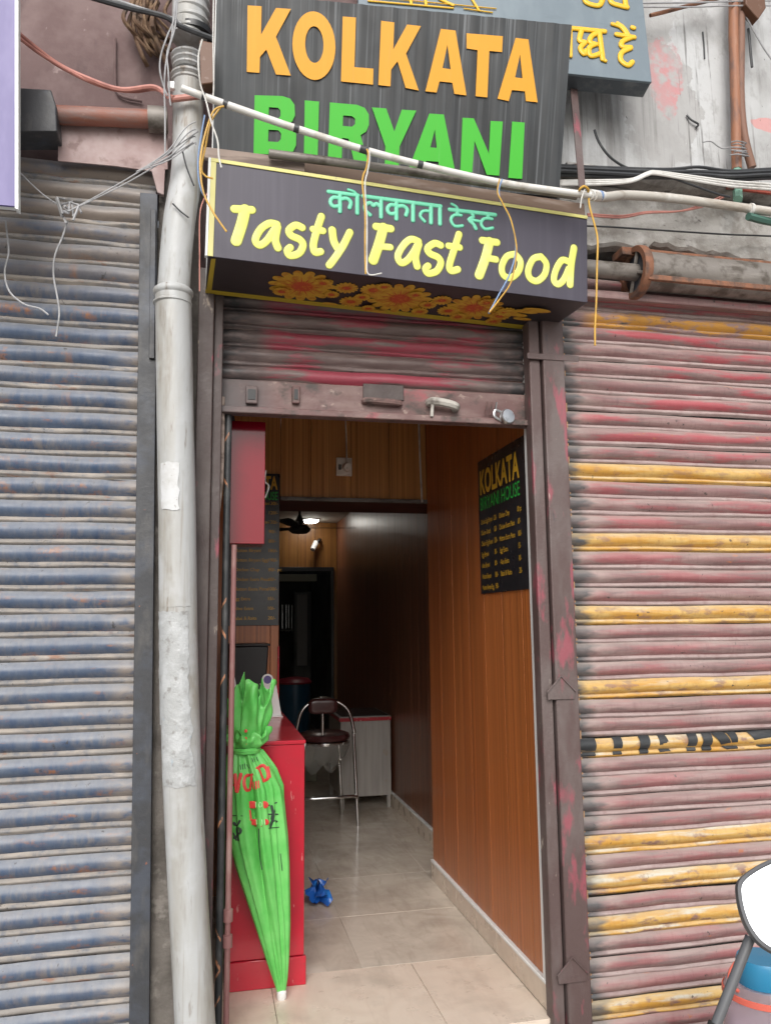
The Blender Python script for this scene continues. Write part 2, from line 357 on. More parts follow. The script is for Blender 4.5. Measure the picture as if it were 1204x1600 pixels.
def slat_mat(name, kind):
    M = Mat(name); x, y, z = M.sep()
    nz = M.sep(M.geo.outputs['Normal'])[2]
    if kind == 'left':
        c = M.mix((.050, .080, .145), (.105, .13, .175), M.noise((30, 20, 12), .30, .75, 3, rnd=True))
        c = M.mix(c, (.22, .19, .165), M.mul(M.mul(M.noise((45, 30, 14), .42, .7, 3, rnd=True), M.noise((2.5, 20, 5), .4, .66, rnd=True)), .75))
        c = M.mix(c, (.27, .125, .07), M.mul(M.noise((7, 14, 20), .58, .70, rnd=True), M.noise((60, 30, 30), .38, .55)))
        # upper slats: brown grime instead of blue paint
        c = M.mix(c, (.20, .165, .14), M.mul(M.ramp(z, 2.62, 2.9), M.noise((3, 20, 8), .3, .5)))
        rb = M.mul(M.noise((4, 4, .8), .0, .01), M.mul(M.ramp(x, -.545, -.53), M.ramp(x, -.50, -.515)))
        c = M.mix(c, (.25, .13, .08), M.mul(M.mul(rb, M.noise((30, 30, 12), .48, .66)), M.ramp(z, 1.4, 3.0, .2, .9)))
        # bare edge next to the guide channel
        c = M.mix(c, (.23, .20, .18), M.mul(M.ramp(x, -.36, -.29), M.noise((12, 30, 30), .36, .56, rnd=True)))
        toplit_dust = (.295, .30, .31)
        c = M.mix(c, toplit_dust, M.mul(M.ramp(nz, .05, .9), M.ramp(M.noise((40, 30, 20), .3, .7, 3, rnd=True), 0, 1, .62, .95)))  # settled dust plus painted top light: rolls paler where they face up
        c = M.mix(c, (.05, .045, .042), M.mul(M.noise((38, 38, 30), .66, .73, 5), .8))
        return M.done(c, .5, metal=.0, bump=.12, bscale=70, roughvar=.12)
    if kind == 'mid':
        c = M.mix((.135, .095, .09), (.20, .15, .14), M.noise((6, 40, 40), .42, .62, rnd=True))
        red = M.mul(M.noise((2.2, 30, 9), .47, .56, rnd=True), M.mul(M.ramp(x, .16, .24), M.ramp(x, 1.16, 1.06)))
        c = M.mix(c, (.33, .045, .075), M.mul(red, .85))
        e = M.noise((14, 30, 30), .3, .6, rnd=True)
        ed = M.mul(M.mul(M.ramp(x, .20, .08), 1.0), e)
        er = M.mul(M.ramp(x, 1.06, 1.2), e)
        c = M.mix(c, (.045, .043, .045), ed); c = M.mix(c, (.05, .048, .05), er)
        return M.done(c, .5, bump=.12, bscale=70, roughvar=.1)
    if kind == 'bar':
        c = M.mix((.14, .075, .07), (.20, .13, .118), M.noise((5, 20, 14), .42, .6))
        c = M.mix(c, (.30, .085, .095), M.noise((6, 20, 10), .60, .70)); c = M.mix(c, (.065, .048, .042), M.noise((11, 11, 14), .54, .66)); c = M.mix(c, (.30, .22, .19), M.mul(M.noise((24, 24, 30), .62, .68), .8))
        c = M.mix(c, (.09, .075, .075), M.mul(M.noise((3, 3, 3), .2, .5), M.ramp(x, .24, .14)))
        return M.done(c, .55, bump=.2, bscale=45, roughvar=.1)
    # right shutter
    if kind == 'pink':
        c = M.mix((.225, .122, .12), (.33, .225, .212), M.noise((3.2, 40, 40), .40, .66, rnd=True))
        c = M.mix(c, (.19, .135, .13), M.noise((5, 40, 40), .5, .68, rnd=True)); c = M.mix(c, (.16, .085, .085), M.mul(M.noise((60, 30, 9), .5, .72, rnd=True), .35))
        red = M.mul(M.noise((2.6, 20, 14), .50, .60, rnd=True), M.ramp(z, 1.5, 2.5, .35, 1.0))
        c = M.mix(c, (.42, .055, .075), M.mul(red, .75))
        c = M.mix(c, (.38, .15, .09), M.noise((12, 30, 20), .68, .73, rnd=True))
    elif kind == 'yellow':
        c = M.mix((.50, .26, .045), (.58, .38, .13), M.noise((5, 30, 40), .42, .62, rnd=True))
        w = M.mul(M.noise((4, 20, 30), .50, .62, rnd=True), M.ramp(nz, -.2, .5))
        c = M.mix(c, (.52, .52, .46), M.mul(w, M.ramp(z, 1.6, .8, .35, 1.0))); c = M.mix(c, (.34, .17, .06), M.mul(M.noise((50, 30, 16), .5, .70, rnd=True), .35))
        c = M.mix(c, (.24, .14, .115), M.mul(M.noise((11, 30, 22), .54, .64, rnd=True), M.ramp(z, 2.0, .4, .5, 1.0)))
        c = M.mix(c, (.05, .04, .035), M.noise((90, 90, 30), .70, .74, rnd=True))
    elif kind == 'faint':
        c = M.mix((.22, .13, .125), (.29, .20, .185), M.noise((4, 40, 40), .42, .62, rnd=True))
        c = M.mix(c, (.47, .23, .04), M.mul(M.noise((8, 20, 20), .40, .52, rnd=True), M.ramp(x, 1.52, 1.6)))
        c = M.mix(c, (.06, .07, .07), M.noise((7, 20, 20), .60, .66, rnd=True))
    nn = M.noise((2, 2, 2), .0, .001)
    # bare dark-grey steel left unpainted at the left end of every slat
    oi = M.n('ShaderNodeObjectInfo')
    t = M.n('ShaderNodeTexNoise'); t.inputs['Scale'].default_value = 1; M.link(M.pos((9, 9, 40), True), t.inputs['Vector'])
    a = M.n('ShaderNodeMath', operation='MULTIPLY_ADD'); M.link(t.outputs[0], a.inputs[0]); a.inputs[1].default_value = .14; a.inputs[2].default_value = 1.395
    b = M.n('ShaderNodeMath', operation='MULTIPLY_ADD'); M.link(oi.outputs['Random'], b.inputs[0]); b.inputs[1].default_value = .05; M.link(a.outputs[0], b.inputs[2])
    d = M.n('ShaderNodeMath', operation='SUBTRACT'); M.link(x, d.inputs[0]); M.link(b.outputs[0], d.inputs[1])
    edge = M.ramp(d.outputs[0], -.025, .02, 1, 0)
    pale = M.ramp(d.outputs[0], .0, .10, 1, 0)
    if kind == 'pink': c = M.mix(c, (.40, .32, .29), M.mul(M.mul(pale, .7), M.noise((9, 30, 30), .3, .6, rnd=True)))
    c = M.mix(c, (.055, .045, .042), M.mul(M.noise((34, 40, 34), .67, .70, 6), .85))
    c = M.mix(c, (.085, .085, .088), M.mul(edge, M.ramp(M.noise((12, 30, 30), .35, .65, rnd=True), 0, 1, .75, 1)))
    c = M.mix(c, (.38, .33, .30) if kind != 'yellow' else (.56, .46, .29), M.mul(M.ramp(nz, .3, .9), M.ramp(M.noise((6, 30, 30), .3, .6, rnd=True), 0, 1, .35, .75)))
    return M.done(c, .52, bump=.12, bscale=70, roughvar=.12)
for k in ('left', 'mid', 'bar', 'pink', 'yellow', 'faint'): M_['slat_'+k] = slat_mat('shutter_'+k, k)
M_['bead_left'] = mat('dusty_beige_bead', (.245, .225, .205), .6, [((.13, .14, .165), (30, 30, 20), .48, .66, .8), ((.33, .29, .25), (9, 30, 30), .5, .66), ((.25, .12, .07), (8, 14, 20), .62, .70, .8), ((.05, .045, .042), 40, .66, .73, .8)], bump=.12, rnd=True)
def bead_right():
    M = Mat('dusty_pink_bead'); x, y, z = M.sep()
    c = M.mix((.31, .225, .215), (.39, .31, .295), M.noise((6, 30, 30), .4, .64, rnd=True)); c = M.mix(c, (.20, .11, .11), M.mul(M.noise((30, 30, 20), .5, .70, rnd=True), .4))
    e = M.mul(M.ramp(x, 1.52, 1.46), M.noise((10, 30, 30), .25, .5, rnd=True))
    return M.done(M.mix(c, (.10, .10, .102), e), .55, bump=.12, bscale=70)
M_['bead_right'] = bead_right()
M_['paint_black'] = mat('black_paint', (.03, .033, .036), .5, [((.07, .07, .07), (8, 30, 30), .5, .68)])
def wood(name, a, b, dark, rough=.3, gs=42.0):
    M = Mat(name)
    g = M.noise((gs, gs, .22), .34, .66, 2, rnd=True); c = M.mix(a, b, g)
    c = M.mix(c, dark, M.mul(M.noise((gs*2.8, gs*2.8, .3), .52, .68, 1, rnd=True), .75))
    c = M.mix(c, tuple(q*.62 for q in a), M.mul(M.noise((7, 7, .3), .45, .7, 2, rnd=True), .6))
    return M.done(c, rough, coat=.0, spec=.5, bump=.02, bumpsrc=M.noise((gs, gs, .22), 0, 1, 1))
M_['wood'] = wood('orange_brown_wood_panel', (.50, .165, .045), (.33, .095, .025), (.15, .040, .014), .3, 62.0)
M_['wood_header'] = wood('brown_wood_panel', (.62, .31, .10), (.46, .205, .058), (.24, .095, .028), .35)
M_['wood_shaded'] = wood('shaded_wood_panel', (.24, .092, .045), (.155, .056, .028), (.075, .026, .014), .36)  # same wood as entrance wall, darkened: the back room's low light painted in
M_['wood_back'] = wood('ochre_wood_panel', (.33, .15, .035), (.21, .085, .02), (.11, .04, .012), .4)
M_['beam'] = mat('red_brown_beam', (.085, .024, .016), .4, [((.05, .016, .012), (3, 20, 20), .45, .62)])
M_['lip'] = mat('grey_aluminium_lip', (.20, .19, .18), .4, [((.1, .09, .08), (6, 20, 20), .5, .65)], metal=.4)
def tile(name, a, b, vein, sc, rough):
    M = Mat(name); c = M.mix(a, b, M.noise((sc, sc, sc), .38, .64, 6, rnd=True, dist=1.2))
    c = M.mix(c, vein, M.mul(M.noise((sc*3.4, sc*.8, sc), .50, .72, 5, rnd=True, dist=1.5), .55))
    c = M.mix(c, (.16, .13, .10), M.mul(M.noise((17, 17, 17), .71, .77, 6), .55))
    c = M.mix(c, (.30, .26, .21), M.mul(M.noise(3.2, .5, .7, 5), .45))
    return M.done(c, rough, spec=.5, roughvar=.08)
M_['tile_cream'] = tile('cream_tile', (.74, .635, .53), (.68, .57, .47), (.60, .49, .40), 5, .32)
M_['tile_marble'] = tile('beige_marble_tile', (.62, .55, .465), (.52, .45, .375), (.41, .345, .28), 4, .15)
M_['skirt'] = tile('skirting_tile', (.64, .55, .45), (.57, .48, .39), (.48, .39, .31), 6, .3)
M_['red_gloss'] = mat('red_gloss_laminate', (.46, .012, .030), .17, [((.40, .016, .030), 5, .5, .7), ((.30, .012, .025), (3, 3, 1.5), .5, .66, .6), ((.55, .25, .23), (60, 60, 14), .67, .71, .7), ((.16, .05, .045), (20, 20, 20), .68, .74, .6)], spec=.5, roughvar=.04)
M_['red_acrylic'] = mat('deep_red_acrylic', (.19, .002, .012), .10, [((.16, .002, .010), 4, .5, .7)], spec=.4, coat=.06)
M_['board_black'] = mat('black_board', (.016, .016, .019), .3, [((.03, .03, .034), 4, .5, .7)], roughvar=.05)
M_['menu_yellow'] = mat('menu_yellow', (.62, .36, .03), .45)
M_['menu_green'] = mat('menu_green', (.03, .42, .06), .45)
M_['socket'] = mat('ivory_plastic', (.76, .73, .66), .4, [((.4, .36, .3), 30, .6, .7)])
M_['chrome'] = mat('chrome_steel', (.62, .62, .62), .16, [((.35, .34, .33), 24, .6, .72)], metal=1.0)
M_['seat'] = mat('oxblood_leatherette', (.058, .016, .016), .26, [((.08, .03, .028), 12, .5, .7)], bump=.1, bscale=30)
M_['cabinet'] = mat('grey_laminate', (.34, .315, .29), .45, [((.27, .25, .23), (24, 24, 1.5), .45, .65), ((.30, .21, .12), (9, 9, 7), .62, .70, .6)])
M_['cab_red'] = mat('red_edge_trim', (.38, .02, .03), .35, [((.55, .3, .3), (40, 40, 40), .6, .66)])
M_['granite'] = mat('dark_granite_top', (.055, .06, .065), .2, [((.11, .12, .12), 60, .55, .68)])
M_['concrete_step'] = mat('broken_cement_step', (.30, .275, .25), .9, [((.17, .15, .135), 9, .45, .62), ((.42, .40, .37), 20, .56, .68)], bump=.7, bscale=35)
M_['street'] = mat('dusty_cement_street', (.33, .315, .29), .9, [((.24, .225, .205), 5, .45, .62), ((.40, .38, .35), 14, .56, .68)], bump=.5, bscale=50)
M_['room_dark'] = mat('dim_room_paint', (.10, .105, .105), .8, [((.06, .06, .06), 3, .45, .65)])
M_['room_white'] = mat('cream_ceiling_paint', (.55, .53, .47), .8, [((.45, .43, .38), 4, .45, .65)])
M_['lintel'] = mat('pale_green_lintel', (.42, .44, .36), .7)
M_['pole_black'] = mat('black_pole', (.028, .03, .032), .45, [((.07, .07, .07), (20, 20, 10), .5, .68)], bump=.15)
M_['tape_orange'] = mat('orange_stripe', (.42, .19, .10), .5, [((.08, .06, .05), 60, .48, .6, .9)])
M_['maroon_pipe'] = mat('maroon_dusty_pipe', (.22, .10, .095), .6, [((.30, .19, .17), (10, 10, 4), .45, .62)], bump=.15)
M_['green_leather'] = None
def umb():
    M = Mat('neon_green_nylon')
    c = M.mix((.095, .47, .085), (.17, .56, .14), M.noise(7, .4, .62))
    M.bsdf.inputs['Transmission Weight'].default_value = 0.0
    return M.done(c, .40, spec=.45, bump=.5, bumpsrc=M.noise((26, 26, 9), 0, 1, 5))
M_['umbrella'] = umb()
M_['print_red'] = mat('red_print', (.62, .045, .04), .5)
M_['print_black'] = mat('black_print', (.02, .035, .025), .5)
M_['print_paleg'] = mat('pale_print', (.35, .72, .30), .5)
M_['white_plastic'] = mat('white_plastic', (.74, .74, .73), .35)
M_['bag_blue'] = mat('blue_polythene', (.015, .11, .44), .25, [((.03, .2, .6), 20, .5, .62)], spec=.6)
M_['mirror_frame'] = mat('grey_black_plastic', (.105, .108, .115), .42, [((.10, .10, .105), 30, .5, .7)])
M_['mirror_glass'] = mat('mirror_glass', (.66, .68, .70), .02, metal=1.0)
def clear(name, col, rough=.15, ior=1.2):
    M = Mat(name); M.bsdf.inputs['Transmission Weight'].default_value = .85; M.bsdf.inputs['IOR'].default_value = ior
    return M.done(col, rough)
M_['jar'] = clear('cloudy_pink_plastic', (.86, .76, .80), .28)
M_['water'] = mat('pale_lilac_liquid', (.55, .43, .52), .3, [((.62, .55, .62), 9, .45, .65)])
M_['wrap'] = clear('clear_polythene_wrap', (.85, .84, .80), .12, 1.02)
M_['lid_blue'] = mat('blue_cap', (.025, .20, .36), .35)
M_['band_red'] = mat('orange_red_band', (.62, .13, .09), .45)
M_['bucket_blue'] = mat('blue_bucket', (.012, .07, .13), .4)
M_['bucket_red'] = mat('red_bucket_lid', (.20, .015, .03), .4)
M_['fan'] = mat('dark_brown_fan', (.028, .024, .022), .35)
M_['purple_disc'] = mat('violet_disc', (.10, .07, .24), .4)
M_['silver'] = mat('brushed_padlock_steel', (.55, .56, .57), .28, [((.3, .3, .3), 60, .55, .68)], metal=.9)
M_['brown_box'] = mat('brown_junction_box', (.13, .062, .035), .5, [((.2, .13, .1), 30, .62, .7)])
M_['dry_brown'] = mat('dry_brown_fibre', (.13, .075, .045), .85, [((.23, .15, .09), 20, .48, .62), ((.07, .05, .04), 9, .52, .66)])
M_['green_hose'] = mat('faded_green_hose', (.19, .36, .28), .5)
M_['skin_tape'] = mat('black_tape', (.05, .052, .056), .4)
M_['scooter'] = mat('dark_scooter_paint', (.03, .03, .035), .25, coat=.5)
M_['rubber'] = mat('tyre_rubber', (.02, .02, .02), .8)
def emit(name, col, st):
    M = Mat(name); M.bsdf.inputs['Emission Color'].default_value = (*col, 1); M.bsdf.inputs['Emission Strength'].default_value = st
    return M.done((.8, .8, .8), .5)
M_['lamp'] = emit('lit_led_lens', (1.0, .96, .88), 22.0)

# ================================================================== SETTING
struct('street', MB().add([(-300,-300,-.20), (300,-300,-.20), (300,300,-.20), (-300,300,-.20)], [(0,1,2,3)]), M_['street'])
# step with a broken front edge
sb = MB(); n = 40; top = []; bot = []
for i in range(n+1):
    x = .03 + (1.265-.03)*i/n
    y = -.035 + .03*math.sin(i*.9)*random.random() - .012*random.random()
    if x > 1.0: y += .055*((x-1.0)/.26)
    top.append((x, y, -.006-.012*random.random())); bot.append((x, y-.05-.03*random.random(), -.2))
v = top + bot + [(p[0], .05, -.006) for p in top] + [(p[0], .05, -.2) for p in top]; m = n+1
fs = []
for i in range(n): fs += [(i, i+1, m+i+1, m+i), (2*m+i, 2*m+i+1, i+1, i), (3*m+i, 3*m+i+1, 2*m+i+1, 2*m+i)]
struct('step', sb.add(v, fs), M_['concrete_step'])
# shop floor: slab with single tiles
slab = struct('shop_floor', MB().box(-.03, 1.29, .0, .3, -.2, -.008).box(-.3, 1.9, .301, 9.2, -.2, -.008), mat('tile_grout', (.40, .35, .295), .9)); WLOC[slab.name] = Vector((0, 0, 0))
def tile_obj(x0, x1, y0, y1, m):
    g = .0012 if m is M_['tile_cream'] else .0005
    o = obj('tile', MB().box(x0+g, x1-g, y0+g, y1-g, -.02, random.uniform(-.0006, .0006)), m, slab, bev=.0006)
    return o
jx = at(643, 1507, Z=0).x
for x0, x1 in ((-.25, jx-.6), (jx-.6, jx), (jx, 1.262)): tile_obj(x0, x1, -.005, .585, M_['tile_cream'])
xs = [-.25, .06, .66, 1.262, 1.452]; ys = [.585, 1.185, 1.785, 2.385, 2.985, 3.585, 4.185, 4.785, 5.385, 6.3]
for i in range(len(xs)-1):
    for j in range(len(ys)-1):
        if xs[i] > 1.2 and ys[j+1] < 1.7: continue
        tile_obj(xs[i], xs[i+1], ys[j], ys[j+1], M_['tile_marble'])
# ceilings
struct('shop_ceiling', MB().box(-.3, 1.5, .12, 2.1, 2.9, 3.0), M_['room_white'])
struct('back_room_ceiling', MB().box(-.3, 1.6, 2.1, 6.35, 2.62, 2.72), M_['room_white'])

# ------------------------------------------------------------------ building shell
def wall(name, mb, m, label): return solo(name, mb, m, label, 'wall', bev=.004)
wall('plaster_wall', MB().box(1.43, 3.6, .02, .3, 3.12, 6.2), M_['plaster'], 'peeling white plaster wall above the maroon shutter')
wall('mauve_wall', MB().box(-2.0, -.12, .10, .3, 3.12, 6.2), M_['mauve_wall'], 'mauve plaster wall above the blue grey shutter')
wall('lintel_wall', MB().box(-.12, 1.43, .10, .3, 2.78, 6.2), M_['mauve_wall'], 'wall strip behind the shop signs above the entrance')
wall('masonry_pier', MB().box(-.22, -.06, .03, .3, -.2, 3.2), mat('dark_cement', (.15, .135, .12), .9, [((.09, .08, .07), 7, .45, .62), ((.22, .2, .18), 18, .56, .68)], bump=.6, bscale=40), 'narrow bare cement pier behind the white drain pipe')
wall('masonry_pier', MB().box(1.30, 1.42, .03, .3, -.2, 3.12), M_['concrete'], 'cement pier behind the mauve posts right of the entrance')
wall('shop_side_wall', MB().box(-.06, .02, .12, 1.9, 0, 2.9), M_['wood'], 'wood clad side wall of the shop behind the red counter')
wall('back_room_side_wall', MB().box(-.36, -.2, 1.9, 9.2, 0, 2.62), M_['room_white'], 'pale left wall of the back room')
wall('rear_backing_wall', MB().box(-2, -.4, .3, .5, -.2, 6), M_['concrete'], 'rough wall closing the building behind the blue grey shutter')
wall('rear_backing_wall', MB().box(1.56, 3.6, .32, .5, -.2, 6), M_['concrete'], 'rough wall closing the building behind the maroon shutter')

# concrete band under the plaster with a ragged projecting shelf and broken lower edge
zs_ = at(1050, 292, Y=-.05).z; zb_ = at(1050, 384, Y=-.05).z
def ragged_band(x0, x1, ya, yb, ztop, zlow, amp, n=60):
    A = []
    for i in range(n+1):
        x = x0+(x1-x0)*i/n; k = random.uniform(-.006, .006); rw_ = (0 if i == 0 else rw_)*.72+random.gauss(0, amp*.7); zl_ = zlow+rw_
        A.append([(x, yb, ztop+.004), (x, ya+k, ztop+k*.5), (x, ya-.004+k, (ztop+zl_)/2), (x, ya+.004+k, zl_+.012), (x, ya+.02+k, zl_), (x, yb, zl_-.006)])
    return MB().add([p for a in A for p in a], [(i*6+j, i*6+j+1, (i+1)*6+j+1, (i+1)*6+j) for i in range(n) for j in range(5)])
solo('concrete_band', ragged_band(1.425, 3.6, -.012, .05, zs_-.012, zb_, .018), M_['concrete_pale'], 'cracked pale concrete band with broken lower edge above the roller drum', 'concrete band', angle=25)
solo('concrete_ledge', ragged_band(1.43, 3.6, -.085, .02, zs_+.035, zs_-.01, .014), M_['concrete'], 'narrow crumbling ledge under the black cables on the plaster wall', 'ledge', angle=25)
zi = at(1050, 280, Y=-.09).z
solo('iron_strip', MB().box(1.46, 1.74, -.10, -.086, zi-.022, zi+.012), M_['rust'], 'short rusty iron strip on the ledge right of the black sign', 'iron strip', bev=.003)
solo('iron_strip', MB().box(2.18, 3.4, -.10, -.086, zi-.018, zi+.022), M_['rust_red'], 'rusty red iron strip on the ledge at the right edge of the photo', 'iron strip', bev=.003)

# ================================================================== SHUTTERS
def slat_mesh(x0, x1, pitch, m, name='slat', deep=.019, bead=None, var=0):
    vr = random.Random(var*7+int(pitch*1e4)); ph = vr.uniform(0, 6); dents = [(vr.uniform(x0, x1), vr.uniform(.03, .09), vr.uniform(.003, .008)) for _ in range(3)]
    prof = []
    k = 9
    for i in range(k+1):
        t = i/k; prof.append((-deep*math.sin(math.pi*t)**.8, -pitch*.735*t))
    for i in range(1, 7):
        t = i/6; prof.append((-deep*.5*math.sin(math.pi*t)**.8 + .002, -pitch*(.755+.225*t)))
    prof.append((.004, -pitch*1.02))
    nx = 44; vs = []; fs = []; p = len(prof)
    for i in range(nx+1):
        x = x0 + (x1-x0)*i/nx; w = .0016*math.sin(i*.6+ph)+.001*math.sin(i*1.3+2*ph)+sum(dp*math.exp(-((x-dx)/dw)**2) for dx, dw, dp in dents); sg = .0014*math.sin(i*.45+ph*1.7)
        for a, b in prof: vs.append((x, a+w*(1 if a < -.006 else .5), b+sg))
    for i in range(nx):
        for j in range(p-1): fs.append((i*p+j, i*p+j+1, (i+1)*p+j+1, (i+1)*p+j))
    mb = MB().add(vs, fs); mb.f = [tuple(f) for f in mb.f]
    me = mesh_of(mb, name, m, (0, 0, 0), 60)
    if bead:
        me.materials.append(bead); zb = -pitch*.74
        for pl in me.polygons:
            if pl.center.z < zb: pl.material_index = 1
    return me, prof
def make_slats(root, x0, x1, pitch, ztop, nsl, y, mats, beads=lambda m: None):
    cache = {}; prof = None
    for i in range(nsl):
        m = mats(i)
        key = (m.name, i*5 % 6)
        if key not in cache: cache[key], prof = slat_mesh(x0, x1, pitch, m, bead=beads(m), var=key[1])
        o = bpy.data.objects.new('slat', cache[key]); COL.objects.link(o); o.parent = root
        o.location = Vector((random.uniform(-.002, .002), y+random.uniform(-.0025, .0025), ztop-i*pitch))-wloc(root)
        o.rotation_euler = (random.uniform(-.04, .04), random.uniform(-.0022, .0022), 0)
    return prof
# left: blue grey
L = thing('rolling_shutter', 'closed blue grey rolling shutter with rust spots left of the drain pipe', 'shutter', (-.9, .05, -.2))
zL = 3.2; PL = .0815
make_slats(L, -1.9, -.235, PL, zL, 42, .055, lambda i: M_['slat_left'], lambda m: M_['bead_left'])
obj('bottom_bar', MB().box(-1.9, -.235, .04, .065, -.2, -.19+.05), M_['steel_dirty'], L, bev=.003)
# right: maroon with yellow bands
Rr = thing('rolling_shutter', 'closed faded maroon rolling shutter with yellow painted bands', 'shutter', (2.3, .05, -.2))
PR = .0744; zR0 = 2.075 + PR*.35
iy = {0, 4, 8, 12, 15, 20, 22, 24, 28}
i0 = -11
def rm(i):
    j = i + i0
    return M_['slat_yellow'] if j in iy else (M_['slat_faint'] if j == -9 else M_['slat_pink'])
prof = make_slats(Rr, 1.39, 3.5, PR, zR0 - i0*PR, 41, .055, rm, lambda m: M_['bead_right'] if m is M_['slat_pink'] else None)
# black lettering remains on the 15th slat: curved patches following the slat
zl = zR0 - 15*PR
def slat_patch(quads):
    mb = MB()
    for (xa, xb, xc, xd) in quads:   # top-left, top-right, bottom-right, bottom-left
        vs = []; k = len(prof)-1
        for j, (a, b) in enumerate(prof[:k]):
            t = j/(k-1); off = -.0022
            vs += [(xa+(xd-xa)*t, .055+a+off, zl+b), (xb+(xc-xb)*t, .055+a+off, zl+b)]
        mb.add(vs, [(2*j, 2*j+1, 2*j+3, 2*j+2) for j in range(k-1)])
    return mb
def X15(px): return at(px, 1157, Y=.04).x
for q in ((900, 930, 930, 900), (957, 971, 971, 957), (998, 1015, 1012, 999), (1028, 1040, 1049, 1030), (1074, 1089, 1086, 1072), (1097, 1112, 1111, 1096),
          (1112, 1133, 1150, 1138), (1136, 1150, 1153, 1149), (1168, 1240, 1240, 1190)):
    obj('painted_letter', slat_patch([[X15(p) for p in q]]), M_['paint_black'], Rr)
obj('bottom_bar', MB().box(1.39, 3.5, .04, .07, -.2, -.15), M_['steel_dirty'], Rr, bev=.003)
# middle, rolled up above the entrance
Mid = thing('rolling_shutter', 'dirty red brown shutter rolled up above the open entrance', 'shutter', (.65, .06, 2.24))
make_slats(Mid, .02, 1.262, .0735, 2.805, 6, .06, lambda i: M_['slat_mid'])
obj('bottom_bar', MB().box(.025, 1.258, .035, .062, 2.262, 2.375), M_['slat_bar'], Mid, bev=.004)
obj('bottom_angle', MB().box(.025, 1.265, .005, .062, 2.236, 2.262), M_['slat_bar'], Mid, bev=.004)
hz = at(597, 628, Y=.02)
obj('handle', MB().tube(smoothpts([(hz.x-.068, .04, hz.z+.0), (hz.x-.06, .012, hz.z+.002), (hz.x+.06, .012, hz.z-.002), (hz.x+.068, .04, hz.z-.002)], 4), .0125, 8), M_['slat_bar'], Mid)
obj('handle_plate', MB().box(hz.x-.075, hz.x+.09, .028, .034, hz.z+.012, hz.z+.075), M_['frame_brown'], Mid, bev=.003)
for px, w in ((393, .045), (462, .03)):
    p = at(px, 618, Y=.03); obj('hasp', MB().box(p.x-w/2, p.x+w/2, .015, .034, p.z-.035, p.z+.035), M_['slat_bar'], Mid, bev=.004)
    obj('hasp_slot', MB().box(p.x-w/2+.008, p.x+w/2-.008, .0125, .0148, p.z-.02, p.z+.02), M_['black'], Mid)
p = at(693, 640, Y=.015)
obj('lock_bracket', MB().tube(smoothpts([(p.x-.055, .035, p.z+.03), (p.x-.05, 0, p.z+.028), (p.x, -.005, p.z+.022), (p.x+.045, 0, p.z+.012), (p.x+.05, .03, p.z+.01)], 4), .017, 8).tube([(p.x-.05, .0, p.z+.03), (p.x-.055, .0, p.z-.035)], .007, 7), M_['pvc_dirty'], Mid)
# padlock hanging on the bottom bar
p = at(792, 651, Y=-.01)
pl = thing('padlock', 'round silver padlock hanging at the right end of the raised shutter', 'padlock', (p.x, -.01, p.z-.03))
obj('body', MB().lathe([(.001, -.014), (.024, -.014), (.031, -.008), (.032, .004), (.028, .011), (.001, .014)], p, 22, axis=(.25, -1, .1)), M_['silver'], pl)
obj('shackle', MB().tube(smoothpts([p+Vector((-.012, .01, .015)), p+Vector((-.045, .012, .028)), p+Vector((-.05, .012, .002)), p+Vector((-.02, .01, -.016))], 5), .0058, 8), M_['silver'], pl)
p2 = at(765, 640, Y=.02)
for dx in (-.02, 0, .02): obj('hasp_loop', MB().tube([(p2.x+dx, .02, p2.z-.022), (p2.x+dx+.004, .005, p2.z+.028)], .004, 6), M_['silver'] if dx > .01 else M_['slat_bar'], Mid)

# ------------------------------------------------------------------ posts and guides
g = thing('shutter_guide', 'brown steel guide post left of the entrance behind the drain pipe', 'post', (-.015, -.02, -.2))
obj('channel', MB().box(-.062, -.004, -.04, .03, -.2, 2.78), M_['frame_brown'], g, bev=.004)
obj('web', MB().box(-.0035, .030, -.018, .03, -.2, 2.78), M_['frame_brown'], g, bev=.003)
obj('flange', MB().tube(smoothpts([(.033, .03, 2.3), (.034, .03, 2.0), (.018, .02, 1.75), (.018, .02, 1.2), (.014, .02, .6), (.012, .02, -.1)], 6), .0085, 8), M_['wood_batten'], g)
g = thing('shutter_guide', 'pair of faded mauve steel posts right of the entrance', 'post', (1.33, -.03, -.2))
xg = 1.3005
obj('channel', MB().box(1.250, xg-.0035, -.035, .03, -.2, 2.72), M_['frame_right'], g, bev=.005)
obj('channel', MB().box(xg+.0035, 1.398, -.048, .03, -.2, 2.70), M_['frame_right'], g, bev=.005)
obj('slot_back', MB().box(xg-.003, xg+.003, -.015, .03, -.2, 2.7), M_['black'], g)
obj('cross_strap', MB().box(1.235, 1.46, -.052, -.0485, 2.50, 2.525), M_['frame_right'], g, bev=.002)
for pyy in (1078, 1522):
    c = at(868, pyy, Y=-.055); dz = .048; hw = .056; x = xg+.022
    L_ = [(x-hw, -.055, c.z-dz*.75), (x+hw, -.055, c.z-dz*.75), (x+hw, -.055, c.z-.005), (x, -.055, c.z+dz), (x-hw, -.055, c.z-.005)]
    pl_ = obj('gable_plate', MB().prism([L_], (0, .0065, 0)), M_['frame_right'], g, bev=.002)
    obj('weld_bead', MB().tube([(x-hw-.003, -.057, c.z-.008), (x, -.057, c.z+dz+.003), (x+hw+.003, -.057, c.z-.008)], .004, 6), M_['frame_right'], pl_)
solo('rubber_strip', MB().box(1.2625, 1.2745, .0, .0455, 0, 2.235), M_['iron_dark'], 'dark grey strip between the wood panelling and the mauve posts', 'strip', bev=.002)
